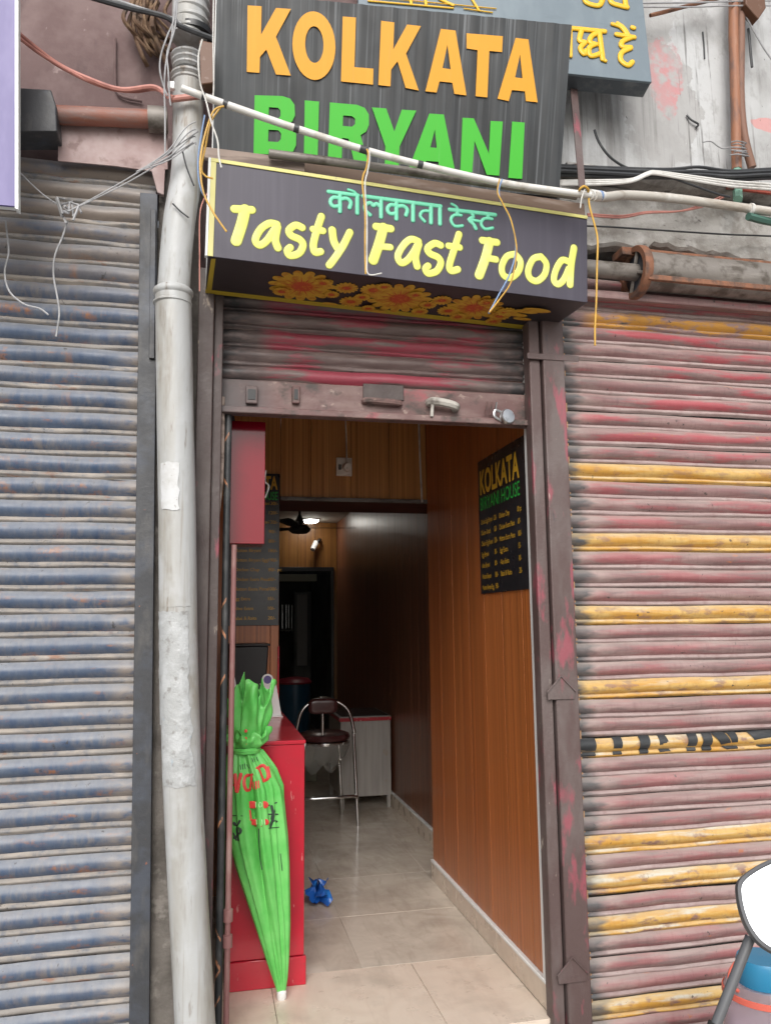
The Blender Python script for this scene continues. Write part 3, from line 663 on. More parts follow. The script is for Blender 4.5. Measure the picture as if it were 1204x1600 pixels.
# dark angle iron between left shutter and pipe
a = thing('angle_iron', 'dark grey angle iron post between blue grey shutter and drain pipe', 'post', (-.225, -.01, -.2))
def skew(x0, x1, y0, y1, z0, z1):
    k = lambda x, z: x+.0187*(2.6-z)
    return MB().hexa([(k(x0, z0), y0, z0), (k(x1, z0), y0, z0), (k(x1, z0), y1, z0), (k(x0, z0), y1, z0), (k(x0, z1), y0, z1), (k(x1, z1), y0, z1), (k(x1, z1), y1, z1), (k(x0, z1), y1, z1)])
obj('flange', skew(-.278, -.214, -.012, -.004, -.2, 3.07), M_['iron_dark'], a, bev=.002)
obj('web', skew(-.222, -.214, -.0035, .03, -.2, 3.07), M_['iron_dark'], a, bev=.002)
obj('cleat', skew(-.238, -.218, -.026, -.0125, at(228, 560, Y=-.02).z, 3.0), M_['iron_dark'], a, bev=.002)
# black and orange striped pole, and thin maroon pipe beside it
s = thing('striped_pole', 'thin black pole with orange stripes at the left edge of the entrance', 'pole', (.062, .05, 0))
PX, PY, PRr = .056, .05, .0135
obj('rod', MB().tube([(PX, PY, .0), (PX, PY, 2.235)], PRr, 12), M_['pole_black'], s)
def stripe(z, h=.05, ang=2.2, w=.006):
    mb = MB(); vs = []; k = 10
    for i in range(k+1):
        t = i/k; th = -math.pi/2-1.2 + ang*t
        for dz in (-w, w): vs.append((PX+math.cos(th)*(PRr+.0008), PY+math.sin(th)*(PRr+.0008), z+dz+h*(t-.5)))
    mb.add(vs, [(2*i, 2*i+1, 2*i+3, 2*i+2) for i in range(k)]); return mb
for i, py in enumerate((684, 754, 943, 988, 1063, 1285, 1460, 1505, 1522, 1565)):
    z = at(350, py, Y=.04).z; obj('stripe', stripe(z, random.choice((.035, -.035)) , 1.5, .005+.004*random.random()), M_['tape_orange'], s)
mp = thing('thin_pipe', 'thin dusty maroon pipe with couplings in front of the red counter', 'pipe', (.088, .045, 0))
obj('pipe', MB().tube([(.083, .045, .0), (.085, .045, 1.74)], .010, 10), M_['maroon_pipe'], mp)
for py in (1430, 1470):
    z = at(360, py, Y=.045).z; obj('coupling', MB().lathe([(.012, -.022), (.0165, -.02), (.0165, .02), (.012, .022)], (.084, .045, z), 14), M_['maroon_pipe'], mp)

# ------------------------------------------------------------------ drain pipe
dp = thing('drain_pipe', 'tall white plastic drain pipe with torn stickers left of the entrance', 'drain pipe', (-.019, -.11, -.2))
def pp(px, py, Y=-.11): return at(px, py, Y=Y)
path = [pp(309, 1640), pp(305, 1600), pp(294, 1400), pp(284, 1200), pp(279, 1000), pp(277, 800), pp(273, 600), pp(271, 460)]
bot = path[0].copy(); bot.z = -.2; bot.x += .02
obj('lower_pipe', MB().tube([bot]+path, .064, 28), M_['pvc'], dp)
obj('middle_pipe', MB().tube(smoothpts([pp(271, 462), pp(275, 400), pp(281, 340), pp(291, 280, -.09), pp(294, 225, -.06), pp(294, 130, -.05)], 5), .0575, 28), M_['pvc'], dp)
def ring(px, py, r, h, Y=-.11, m='pvc', ax=(0, 0, 1), nm='collar'):
    c = pp(px, py, Y); return obj(nm, MB().lathe([(r-.006, -h), (r, -h+.006), (r+.003, -h*.3), (r+.003, h*.3), (r, h-.006), (r-.006, h)], c, 28, axis=ax), M_[m], dp)
ring(271, 458, .068, .016); ring(270, 475, .066, .010)
for py in (92, 100, 108, 122, 130): ring(294, py, .0565+.003*(py % 3), .012, -.05)
obj('upper_pipe', MB().tube([pp(296, 62, -.05), pp(300, -120, -.05)], .068, 28), M_['pvc'], dp)
for py in (5, 22, 38, 55): ring(299, py, .070, .014, -.05)
# torn stickers wrapped round the pipe (curved sheets a few mm off the pipe)
def wrap(pxc, y0, y1, a0, a1, r, m, ragged=.0, nm='sticker', seg=10, rows=10):
    mb = MB(); vs = []
    for j in range(rows+1):
        py = y0+(y1-y0)*j/rows
        k = 0
        # axis point of the lower pipe at this height
        z = at(277, py, Y=-.175).z
        for i in range(len(path)-1):
            if path[i].z <= z <= path[i+1].z: k = i
        A, B = path[k], path[k+1]; t = (z-A.z)/(B.z-A.z); c = A.lerp(B, max(0, min(1, t)))
        rg = random.uniform(-ragged, ragged); rg2 = random.uniform(-ragged, ragged)
        for i in range(seg+1):
            th = math.radians(a0+rg + (a1-a0-rg+rg2)*i/seg); rr = r + .0006*random.random()
            dz = random.uniform(-.004, .004) if (j in (0, rows) and ragged) else 0
            vs.append((c.x+math.cos(th)*rr, c.y+math.sin(th)*rr, c.z+dz))
    s_ = seg+1
    mb.add(vs, [(j*s_+i, j*s_+i+1, (j+1)*s_+i+1, (j+1)*s_+i) for j in range(rows) for i in range(seg)])
    return obj(nm, mb, m, dp)
wrap(270, 722, 796, 222, 278, .0665, M_['paper'], 3, seg=8)['label'] = 'white rectangular paper sticker'
wrap(270, 955, 1055, 195, 300, .0658, M_['sticker'], 5)
wrap(270, 1040, 1135, 190, 296, .0668, M_['sticker'], 6)
wrap(270, 1105, 1230, 205, 305, .0662, M_['sticker'], 9)
wrap(270, 845, 948, 200, 310, .0652, M_['pvc'], 2)

# ------------------------------------------------------------------ left roller tube and sheet
rt = thing('roller_tube', 'rust red roller tube above the blue grey shutter', 'roller tube', (-.9, -.04, 3.3))
a0, a1 = at(-260, 165, Y=-.04), at(238, 186, Y=-.04)
obj('tube', MB().tube([a0, a1], .034, 20), M_['tube_left'], rt)
obj('end_cap', MB().tube([at(232, 186, Y=-.04), at(262, 188, Y=-.04)], .048, 20), M_['steel_dirty'], rt)
solo('pink_sheet', MB().prism([[at(91, 190, Y=-.005), at(262, 203, Y=-.005), at(262, 264, Y=-.005), at(244, 268, Y=-.005), at(180, 259, Y=-.005), at(91, 251, Y=-.005)]], (0, .006, 0)), M_['pink_sheet'], 'pale pink sheet hanging under the rust red roller tube', 'sheet')
solo('black_box', MB().prism([[at(-80, 130, Y=-.10), at(80, 140, Y=-.10), at(88, 165, Y=-.10), at(90, 205, Y=-.10), at(-80, 205, Y=-.10)]], (0, .12, 0)), M_['iron_dark'], 'dark metal shutter housing behind the lilac sign', 'housing', bev=.004)
solo('pink_bracket', MB().prism([[at(236, 262, Y=-.02), at(258, 262, Y=-.02), at(256, 305, Y=-.02), at(246, 300, Y=-.02)]], (0, .02, 0)), M_['pink_sheet'], 'small pale pink bracket left of the pipe bend', 'bracket', bev=.002)
solo('wall_conduit', MB().tube(smoothpts([at(180, 60, Y=.085), at(180, 120, Y=.085), at(186, 148, Y=.085), at(222, 158, Y=.085)], 4), .006, 7), M_['mauve_wall'], 'thin painted conduit on the mauve wall', 'conduit')
# ------------------------------------------------------------------ right roller drum
dr = thing('roller_drum', 'dusty roller drum with flanged wheel above the maroon shutter', 'roller drum', (2.2, -.06, 2.85))
dc = at(1000, 425, Y=-.06); zc = dc.z
ax = Vector((1, 0, 0))
obj('shaft', MB().tube([(1.36, -.06, zc-.005), (dc.x, -.06, zc-.005)], .036, 20), M_['steel_dirty'], dr)
obj('flange_wheel', MB().lathe([(.085, -.018), (.108, -.018), (.112, -.012), (.112, .012), (.108, .018), (.085, .018), (.085, -.018)], (dc.x-.02, -.06, zc-.005), 40, axis=ax, caps=False), M_['rust'], dr)
obj('wheel_web', MB().lathe([(.03, -.006), (.086, -.004), (.086, .004), (.03, .006)], (dc.x-.015, -.06, zc-.005), 32, axis=ax), M_['iron_dark'], dr)
for w in (0.4, 1.97, 3.54, 5.1):
    c = Vector((dc.x-.03, -.06+math.cos(w)*.055, zc-.005+math.sin(w)*.055))
    obj('spoke', MB().tube([Vector((dc.x-.03, -.06, zc-.005)), Vector((dc.x-.03, -.06+math.cos(w)*.09, zc-.005+math.sin(w)*.09))], .008, 6), M_['steel_dirty'], dr)
obj('drum', MB().tube([(dc.x+.015, -.045, zc+.012), (3.5, -.045, zc+.012)], .082, 32), M_['steel_dirty'], dr)
obj('collar', MB().tube([(dc.x+.012, -.05, zc), (dc.x+.055, -.05, zc)], .068, 24), M_['black'], dr)
obj('cross_bar', MB().box(dc.x-.02, 3.5, -.155, -.135, zc-.075, zc-.052), M_['rust'], dr, bev=.003)
obj('rail', MB().box(dc.x-.08, 3.5, -.06, .03, 2.985, 3.02), M_['rust'], dr, bev=.004)
solo('shutter_curtain_edge', MB().box(1.405, 3.5, -.02, .03, 2.80, 2.835), M_['slat_pink'], 'folded maroon sheet edge below the roller drum', 'sheet edge', bev=.004)

# ================================================================== SHOP INTERIOR
TAN = mat('panel_joint_tan', (.36, .21, .11), .6)
def planks_x(root, bounds, y, z0, z1, m, t=.012, gap=.0014, name='panel'):      # facing -Y
    for a, b in zip(bounds, bounds[1:]):
        obj(name, MB().box(a+gap, b-gap, y, y+t, z0, z1), m, root, bev=.0015)
def planks_y(root, bounds, x, z0, z1, m, t=.012, gap=.0014, name='panel'):      # facing -X
    for a, b in zip(bounds, bounds[1:]):
        obj(name, MB().box(x, x+t, a+gap, b-gap, z0, z1), m, root, bev=.0015)
w = thing('wood_panel_wall', 'orange brown wood panelled wall inside the entrance on the right', 'wall', (1.3, .8, 0))
planks_y(w, [.079, .194, .43, .665, .901, 1.168, 1.408, 1.65], 1.275, .106, 2.9, M_['wood'])
obj('backing', MB().box(1.286, 1.448, .05, 1.648, 0, 2.9), TAN, w)
for i, (a, b) in enumerate(((.05, .585), (.585, 1.185), (1.185, 1.65))):
    obj('skirting_tile', MB().box(1.262, 1.285, a+.001, b-.001, 0, .092), M_['skirt'], w, bev=.0015)
obj('skirting_bead', MB().box(1.258, 1.285, .05, 1.65, .0925, .106), M_['white_trim'], w, bev=.003)
obj('corner_trim', MB().box(1.2615, 1.285, .0462, .078, .106, 2.9), M_['white_trim'], w, bev=.003)
h = thing('wood_panel_header', 'brown wood panelled bulkhead across the shop above the back opening', 'bulkhead', (.65, 1.65, 2.16))
planks_x(h, [.39, .57, .81, 1.045, 1.274], 1.65, 2.181, 2.9, M_['wood_header'])
obj('panel', MB().box(.0214, .3886, 1.65, 1.662, 2.181, 2.9), M_['wood_header'], h, bev=.0015)
obj('lip', MB().box(.39, 1.274, 1.632, 1.662, 2.158, 2.1805), M_['lip'], h, bev=.002)
obj('beam', MB().box(.39, 1.449, 1.664, 2.12, 2.162, 2.9), M_['beam'], h, bev=.003)
pr = thing('wood_panel_pier', 'reddish wood panelled pier behind the counter carrying the menu board', 'pier', (.2, 1.65, 0))
planks_x(pr, [.021, .34, .389], 1.65, 0, 2.1795, M_['wood'])
obj('core', MB().box(.02, .3885, 1.6625, 1.9, 0, 2.6), M_['wood_shaded'], pr)
zt = at(436, 1010, Y=1.64).z
obj('edge_strip', MB().box(.381, .3905, 1.636, 1.649, .95, zt), M_['red_gloss'], pr, bev=.002)
b = thing('back_panel_wall', 'shade darkened wood panelled wall of the back room behind the grey cabinet', 'wall', (1.5, 4, 0))
yb = [1.65+.2325*i for i in range(21)]
planks_y(b, yb, 1.452, .112, 2.62, M_['wood_shaded'])
obj('backing', MB().box(1.4645, 1.56, 1.65, 6.4, 0, 2.72), M_['wood_shaded'], b)
for i in range(8): obj('skirting_tile', MB().box(1.438, 1.464, 1.65+.6*i+.001, min(6.3, 2.25+.6*i)-.001, 0, .098), M_['skirt'], b, bev=.0015)
obj('skirting_bead', MB().box(1.434, 1.464, 1.65, 6.3, .0985, .112), M_['white_trim'], b, bev=.003)
rw = thing('rear_panel_wall', 'ochre wood panelled wall above the rear doorway', 'wall', (.8, 6.3, 0))
zd = at(517, 889, Y=6.3).z; xd = at(517, 889, Y=6.3).x
nb = [-.2+.2*i for i in range(8)]+[1.451]
planks_x(rw, nb, 6.3, zd+.02, 2.62, M_['wood_back'])
obj('panel', MB().box(xd+.03, 1.451, 6.3, 6.312, 0, zd+.0195), M_['wood_back'], rw, bev=.0015)
obj('door_head', MB().box(-.2, xd+.03, 6.27, 6.34, zd-.03, zd+.0195), M_['black'], rw, bev=.003)
obj('door_jamb', MB().box(xd-.005, xd+.0295, 6.27, 6.34, 0, zd-.0305), M_['black'], rw, bev=.003)
# store room beyond the doorway
sr = thing('store_room', 'dark store room seen through the rear doorway', 'room', (.7, 8, 0))
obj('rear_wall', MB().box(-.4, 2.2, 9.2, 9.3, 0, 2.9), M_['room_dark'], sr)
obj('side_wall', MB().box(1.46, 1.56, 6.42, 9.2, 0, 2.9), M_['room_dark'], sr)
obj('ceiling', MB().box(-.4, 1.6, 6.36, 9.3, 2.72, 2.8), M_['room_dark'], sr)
z1 = at(470, 897, Y=6.7).z; z2 = at(470, 908, Y=6.7).z
obj('lintel', MB().box(-.2, at(495, 900, Y=6.7).x, 6.7, 6.8, z2, z1), M_['lintel'], sr, bev=.004)
d = thing('grey_door_leaf', 'narrow grey door leaf standing open in the dark store room', 'door', (1.0, 7.2, 0))
xa, xb_ = at(464, 980, Y=7.2).x, at(480, 980, Y=7.2).x
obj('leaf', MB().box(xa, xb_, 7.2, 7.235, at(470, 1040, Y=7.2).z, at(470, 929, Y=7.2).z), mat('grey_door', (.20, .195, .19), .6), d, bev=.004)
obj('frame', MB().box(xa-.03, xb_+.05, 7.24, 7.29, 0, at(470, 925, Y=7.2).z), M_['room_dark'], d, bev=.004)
rods = thing('hanging_ladles', 'row of thin steel ladles hanging in the dark store room', 'ladles', (.8, 7.6, 1.2))
for px in (441, 447, 451, 456):
    obj('ladle', MB().tube([at(px, 945, Y=7.6), at(px, 982, Y=7.6)], .006, 6).lathe([(.002, -.02), (.026, 0), (.028, .008)], at(px, 985, Y=7.6), 10), M_['silver'], rods)
bk = thing('plastic_bucket', 'blue plastic bucket with red lid in the dark rear doorway', 'bucket', at(460, 1150, Y=5.9))
c = at(460, 1150, Y=5.9); c.z = 0; bz = at(460, 1068, Y=5.9).z; bh = at(460, 1092, Y=5.9).z
obj('body', MB().lathe([(.001, 0), (.13, 0), (.15, .02), (.175, bz-.01), (.175, bz)], c, 26), M_['bucket_blue'], bk)
obj('lid', MB().lathe([(.18, bz), (.186, bz+.02), (.15, bz+.055), (.06, bz+.07), (.001, bz+.07)], c, 26), M_['bucket_red'], bk)

# lamp, fan, wall camera
lp = at(485, 813, Z=2.605)
lt = thing('ceiling_lamp', 'round lit white ceiling lamp in the back room', 'lamp', lp)
obj('bezel', MB().lathe([(.001, .0), (.10, 0), (.105, .006), (.105, .014), (.001, .014)], (lp.x, lp.y, 2.605), 28), M_['white_trim'], lt)
obj('lens', MB().lathe([(.001, -.034), (.06, -.03), (.085, -.014), (.09, -.001)], (lp.x, lp.y, 2.605), 28), M_['lamp'], lt)
fp = at(468, 826, Y=4.3)
fn = thing('ceiling_fan', 'dark ceiling fan hanging in the back room', 'fan', (fp.x, fp.y, fp.z-.04))
obj('motor', MB().lathe([(.001, -.045), (.07, -.043), (.10, -.02), (.10, .0), (.075, .03), (.03, .04), (.022, .07), (.001, .07)], fp, 28), M_['fan'], fn)
obj('down_rod', MB().lathe([(.05, .05), (.018, .12), (.012, .13), (.012, 2.615-fp.z), (.05, 2.6151-fp.z)], fp, 14), M_['fan'], fn)
for k in range(3):
    w_ = R(8+120*k); dv = Vector((math.cos(w_), math.sin(w_), 0)); sv = Vector((-dv.y, dv.x, .12))
    vs = []
    for t, hw in ((.10, .02), (.16, .035), (.22, .055), (.50, .062), (.53, .05)):
        q = fp + dv*t + Vector((0, 0, .004+.03*t)); vs += [q-sv*hw, q+sv*hw, q+sv*hw+Vector((0, 0, .005)), q-sv*hw+Vector((0, 0, .005))]
    fs = []
    for i in range(4): fs += [(i*4+j, i*4+(j+1) % 4, (i+1)*4+(j+1) % 4, (i+1)*4+j) for j in range(4)]
    fs += [(3, 2, 1, 0), (16, 17, 18, 19)]
    obj('blade', MB().add(vs, fs), M_['fan'], fn)
cp = at(494, 853, Y=6.22)
wc = thing('wall_camera', 'small white and black camera bracket on the ochre rear wall', 'camera', cp)
obj('bracket', MB().tube(smoothpts([cp+Vector((.05, .07, .08)), cp+Vector((.03, .0, .06)), cp+Vector((0, 0, .03))], 4), .02, 8), M_['black'], wc)
obj('body', MB().tube([cp+Vector((0, .01, .04)), cp+Vector((-.05, -.06, -.05))], [.035, .028], 12), M_['white_plastic'], wc)
# socket with plug
sp = at(537, 730, Y=1.648)
sk = thing('wall_socket', 'ivory wall socket with plug on the bulkhead', 'socket', (sp.x, 1.648, sp.z-.05))
hw = .047
obj('plate', MB().box(sp.x-hw, sp.x+hw, 1.630, 1.6495, sp.z-.055, sp.z+.055), M_['socket'], sk, bev=.004)
obj('plug', MB().tube([(sp.x+.012, 1.630, sp.z-.005), (sp.x+.012, 1.575, sp.z-.012)], [.027, .022], 14), M_['socket'], sk)
obj('switch', MB().box(sp.x-.036, sp.x-.018, 1.625, 1.6298, sp.z-.02, sp.z+.012), M_['lip'], sk, bev=.002)
cable('plug_cord', [(sp.x+.012, 1.585, sp.z+.0), (sp.x+.01, 1.60, sp.z+.04), at(541, 690, Y=1.64), at(540, 665, Y=1.64), at(539, 640, Y=1.64), at(538, 600, Y=1.64)], .0045, M_['cable_white'], 'thin white cord running up from the plug on the bulkhead', 'cord')
cable('wall_cable', [at(653, 600, Y=1.63), at(654, 662, Y=1.63), at(656, 720, Y=1.63), at(659, 785, Y=1.62)], .006, M_['cable_white'], 'white cable in the corner between bulkhead and right wood wall')

# ------------------------------------------------------------------ menu boards
UL, VL = Vector((1, 0, 0)), Vector((0, 0, 1))
bx0, bz1 = .103, 2.313; bx1, bz0 = .386, 1.438
mb_ = thing('menu_board', 'tall black menu board with yellow price list partly hidden by the red box', 'menu board', (.24, 1.64, bz0))
obj('panel', MB().box(bx0, bx1, 1.636, 1.6485, bz0, bz1), M_['board_black'], mb_, bev=.001)
o_ = Vector((0, 1.6345, 0))
def lb_text(s, x, z, size, m, width=None, bold=.02, align='LEFT', sq=1.0):
    obj('lettering', text_mb(s, Vector((x, 1.6345, z)), UL, VL, size, width, bold, align=align, squeeze=sq), m, mb_)
lb_text('KOLKATA', bx0+.012, bz1-.092, .078, M_['menu_yellow'], bx1-bx0-.024, .03)
lb_text('BIRYANI HOUSE', bx0+.012, bz1-.155, .048, M_['menu_green'], bx1-bx0-.024, .012)
rows = [('Chicken Egg Biryani', '130/-'), ('Chicken Biryani', '120/-'), ('Chicken Egg Biryani', '130/-'), ('Egg Biryani', '90/-'), ('Aloo Biryani', '80/-'), ('Mutton Biryani', '180/-'), ('Mutton Biryani Egg', '190/-'),
        ('Chicken Chap', '80/- pc'), ('Chicken Extra Piece', '60/-'), ('Mutton Extra Piece', '100/-'), ('Egg Extra', '15/-'), ('Aloo Extra', '10/-'), ('Salad & Raita', '20/-')]
za = at(425, 789, Y=1.635).z; zb = at(425, 968, Y=1.635).z
for i, (a, b_) in enumerate(rows):
    z = za+(zb-za)*i/12
    lb_text(a, bx0+.03, z, .019, M_['menu_yellow'], None, .012, sq=.95); lb_text(b_, bx0+.222, z, .019, M_['menu_yellow'], None, .012)
UR = Vector((0, -1, 0)); XB = 1.268
y0, y1 = .685, .088; zt, zb = 2.22, 1.578
mr = thing('menu_board', 'black menu board with orange and green heading on the right wood wall', 'menu board', (XB, .38, zb))
obj('panel', MB().box(XB, 1.2742, y1, y0, zb, zt), M_['board_black'], mr, bev=.001)
def rb_text(s, y, z, size, m, width=None, bold=.02, sq=1.0):
    obj('lettering', text_mb(s, Vector((XB-.0012, y, z)), UR, VL, size, width, bold, squeeze=sq), m, mr)
rb_text('KOLKATA', y0-.03, zt-.165, .115, M_['menu_yellow'], .50, .03)
rb_text('BIRYANI HOUSE', y0-.03, zt-.245, .062, M_['menu_green'], .50, .0)
r1 = [('Chicken Egg Biryani', '120/-', 'Chicken Chap', '80 pc'), ('Chicken Biryani', '120/-', 'Chicken Extra Piece', '60/-'), ('Chicken Egg Biryani', '130/-', 'Mutton Extra Piece', '100/-'), ('Egg Biryani', '90/-', 'Egg Extra', '15/-'),
      ('Aloo Biryani', '80/-', 'Aloo Extra', '10/-'), ('Mutton Biryani', '180/-', 'Salad & Raita', '20/-'), ('Mutton Biryani Egg', '190/-', '', '')]
for i, r_ in enumerate(r1):
    z = zt-.312-.052*i
    for s_, yy, wd in zip(r_, (y0-.03, y0-.205, y0-.275, y0-.495), (.155, None, .185, None)):
        if s_: rb_text(s_, yy, z, .024, M_['menu_yellow'], (wd*min(1, len(s_)/19+.05)) if wd else None, .008, .62)

# red acrylic box beside the doorway
rb0, rb1 = at(357, 657, Y=.15), at(413, 850, Y=.15)
rx = thing('red_sign_box', 'glossy deep red box sign hanging at the left of the entrance', 'sign box', (.13, .2, rb1.z))
obj('face', MB().box(rb0.x, rb1.x, .150, .156, rb1.z, rb0.z), M_['red_acrylic'], rx, bev=.002)
obj('casing', MB().box(rb0.x+.0005, rb1.x-.0005, .1565, .30, rb1.z+.0005, rb0.z-.0005), M_['red_acrylic'], rx, bev=.002)
obj('hanger', MB().tube([(rb0.x+.02, .17, rb0.z-.002), (rb0.x+.012, .12, rb0.z+.02), (rb0.x+.01, .1, rb0.z+.05)], .008, 7), M_['black'], rx)
cable('sign_cord', [at(415, 735, Y=.31), at(414, 752, Y=.32), at(420, 760, Y=.33), at(414, 778, Y=.31)], .0035, M_['cable_white'], 'short loop of white cord behind the red box sign', 'cord')

# ------------------------------------------------------------------ counter and what stands on it
ct = thing('counter', 'glossy red counter just inside the entrance', 'counter', (.25, 1.0, 0))
obj('front_panel', MB().box(.095, .402, .490, .508, .112, .945), M_['red_gloss'], ct, bev=.003)
obj('kick_panel', MB().box(.095, .410, .486, .508, .0, .1095), M_['red_gloss'], ct, bev=.003)
obj('carcass', MB().box(.096, .400, .5085, 1.634, .0, .945), M_['red_gloss'], ct, bev=.002)
obj('top', MB().box(.09, .406, .484, 1.634, .9455, .962), M_['red_gloss'], ct, bev=.003)
kp = at(474, 1167, Y=.60)
obj('knob', MB().lathe([(.001, 0), (.012, .002), (.016, .010), (.010, .018), (.001, .018)], (.4005, kp.y, .93), 14, axis=(1, 0, 0)), M_['white_plastic'], ct)
q = at(426, 1120, Z=.963)
qs = thing('payment_stand', 'small white payment stand with violet disc on the red counter', 'stand', q)
A = [at(406, 1068, Y=q.y), at(431, 1066, Y=q.y), at(440, 1113, Y=q.y-.0), at(420, 1117, Y=q.y)]
A[2].z = A[3].z = .964
obj('board', MB().prism([A], (0, .008, 0)), M_['white_plastic'], qs, bev=.001)
dcn = at(418, 1062, Y=q.y-.004)
obj('top_disc', MB().lathe([(.001, 0), (.030, 0), (.030, .008), (.001, .008)], dcn, 22, axis=(0, 1, 0)), M_['white_plastic'], qs)
obj('disc_emblem', MB().lathe([(.001, -.0015), (.021, -.0015), (.021, 0)], dcn, 22, axis=(0, 1, 0)), M_['purple_disc'], qs)
obj('foot', MB().box(A[3].x-.02, A[2].x+.004, q.y-.03, q.y+.05, .9625, .968), M_['white_plastic'], qs, bev=.001)
e0 = at(366, 1085, Y=.9)
ws = solo('white_card', MB().prism([[at(360, 1060, Y=.9), at(367, 1058, Y=.9), at(372, 1090, Y=.9), (at(372, 1130, Y=.9).x, .9, .964), (at(360, 1130, Y=.9).x, .9, .964)]], (0, .006, 0)), M_['white_plastic'], 'white card edge standing on the counter behind the umbrella', 'card')
tb = thing('black_tub', 'black plastic tub on the counter below the menu board', 'tub', (.2, 1.42, .962))
t_y = 1.36; xa = at(358, 1010, Y=t_y).x; xb_ = at(420, 1008, Y=t_y).x; zz = at(400, 1006, Y=t_y).z
obj('body', MB().hexa([(xa+.03, t_y+.02, .9625), (xb_-.02, t_y+.02, .9625), (xb_-.02, t_y+.22, .9625), (xa+.03, t_y+.22, .9625), (xa, t_y, zz-.012), (xb_, t_y, zz-.012), (xb_, t_y+.25, zz-.012), (xa, t_y+.25, zz-.012)]), M_['black'], tb, bev=.008)
obj('rim', MB().box(xa-.006, xb_+.006, t_y-.006, t_y+.256, zz-.0118, zz), M_['black'], tb, bev=.004)

# ------------------------------------------------------------------ umbrella
UY = .41
prof_u = [(1556, 440, 4.5), (1530, 438, 10), (1500, 434, 15.5), (1450, 427, 23), (1400, 419, 30), (1350, 411, 36.5), (1310, 405, 40), (1270, 401, 39.5), (1230, 398, 38), (1200, 391, 32), (1185, 387, 26), (1172, 384, 20.5)]
def u_axis(py):
    for (a, b) in zip(prof_u, prof_u[1:]):
        if b[0] <= py <= a[0]:
            t = (py-a[0])/(b[0]-a[0]); return a[1]+(b[1]-a[1])*t, a[2]+(b[2]-a[2])*t
    return prof_u[-1][1:] if py < prof_u[-1][0] else prof_u[0][1:]
def u_center(py):
    cx, r = u_axis(py); t = (1556-py)/(1556-1172)
    p = at(cx, py, Y=UY-.03+.0*t); return p, r*(p.y+2.949)/FPX*1.03
def u_rad(th, py, r):
    t = (1556-py)/(1556-1172)
    fold = .06
    for c0, wd, dp_, tw in ((-2.55, .16, .30, .10), (-2.02, .13, .42, .22), (-1.60, .12, .36, -.10), (-1.18, .14, .44, .16), (-.72, .13, .30, -.05), (-.2, .2, .3, .1), (.6, .25, .4, 0), (1.5, .25, .4, 0), (2.4, .25, .4, 0)):
        dd = (th - c0 - tw*math.sin(2.6*t) + math.pi) % (2*math.pi) - math.pi
        fold -= dp_*math.exp(-(dd/wd)**2)*(.55+.45*math.sin(4.0*t+c0*5)**2)
        fold += .10*math.exp(-((dd-.17)/.10)**2)
    fold += .02*math.sin(23*th+7*t)*t
    if t > .8: fold += .14*math.sin(15*th)*(t-.8)/.2
    return r*(1.0 + fold*min(1, .3+t*1.4))
um = thing('folded_umbrella', 'bright green folded umbrella standing upside down against the red counter', 'umbrella', (at(440, 1562, Z=0).x, UY-.03, 0))
vs = []; fs = []; NS, NT = 60, 160
for i in range(NS+1):
    py = 1556+(1172-1556)*i/NS; c, r = u_center(py)
    for k in range(NT):
        th = 2*math.pi*k/NT-math.pi; rr = u_rad(th, py, r); vs.append((c.x+math.cos(th)*rr, c.y+math.sin(th)*rr*.72, c.z))
for i in range(NS): fs += [(i*NT+k, i*NT+(k+1) % NT, (i+1)*NT+(k+1) % NT, (i+1)*NT+k) for k in range(NT)]
UV_, UF_ = [Vector(p) for p in vs], list(fs)
obj('canopy', MB().add(vs, fs), M_['umbrella'], um, angle=80)
c, r = u_center(1560); tipc = at(440, 1553, Y=UY-.03)
obj('ferrule', MB().lathe([(.001, 0), (.014, .0), (.019, .008), (.019, .03), (.012, .038)], (tipc.x, UY-.03, 0.0), 18), M_['white_plastic'], um)
cn, rn = u_center(1172)
obj('tie', MB().lathe([(rn*.9, -.012), (rn*1.05, -.008), (rn*1.08, .004), (rn*.95, .012)], cn, 30, caps=False), M_['umbrella'], um)
# crumpled hem above the tie: two wavy sheets
def frill(nm, h, flare, amp, f, ph, tilt, seed, m='umbrella'):
    random.seed(seed); vs = []; NR = 14; K = 120
    offs = [random.uniform(-1, 1) for _ in range(K)]
    for j in range(NR+1):
        t = j/NR
        for k in range(K):
            th = 2*math.pi*k/K
            rr = rn*(.85+flare*math.sin(min(1, t*1.15)*math.pi*.62)) * (1+amp*t*(math.sin(f*th+ph+t*1.3)+.5*math.sin((f*2+1)*th+ph*2.3)))
            rr *= 1 + t*(.07*math.sin(9*th+9*t+seed)+.06*math.sin(13*th-11*t)) + .16*math.sin(5.5*t+2*math.sin(3*th+seed))*t*(1-t*.4)
            z = h*t*(1+.16*math.sin(3*th+ph)+.09*math.sin(5*th+seed)) - .02*t*t*math.sin(7*th)
            vs.append((cn.x+tilt*t*h+math.cos(th)*rr, cn.y+math.sin(th)*rr*.75-.004*t, cn.z+.004+z))
    fs = [(j*K+k, j*K+(k+1) % K, (j+1)*K+(k+1) % K, (j+1)*K+k) for j in range(NR) for k in range(K)]
    o = obj(nm, MB().add(vs, fs), M_[m], um, angle=80)
    s_ = o.modifiers.new('thick', 'SOLIDIFY'); s_.thickness = .0012
frill('hem', .235, .42, .30, 4, .6, .10, 3); frill('hem', .20, .15, .34, 3, 2.2, -.08, 5); frill('hem', .06, .55, .25, 7, 1.1, .0, 9)
random.seed(21)
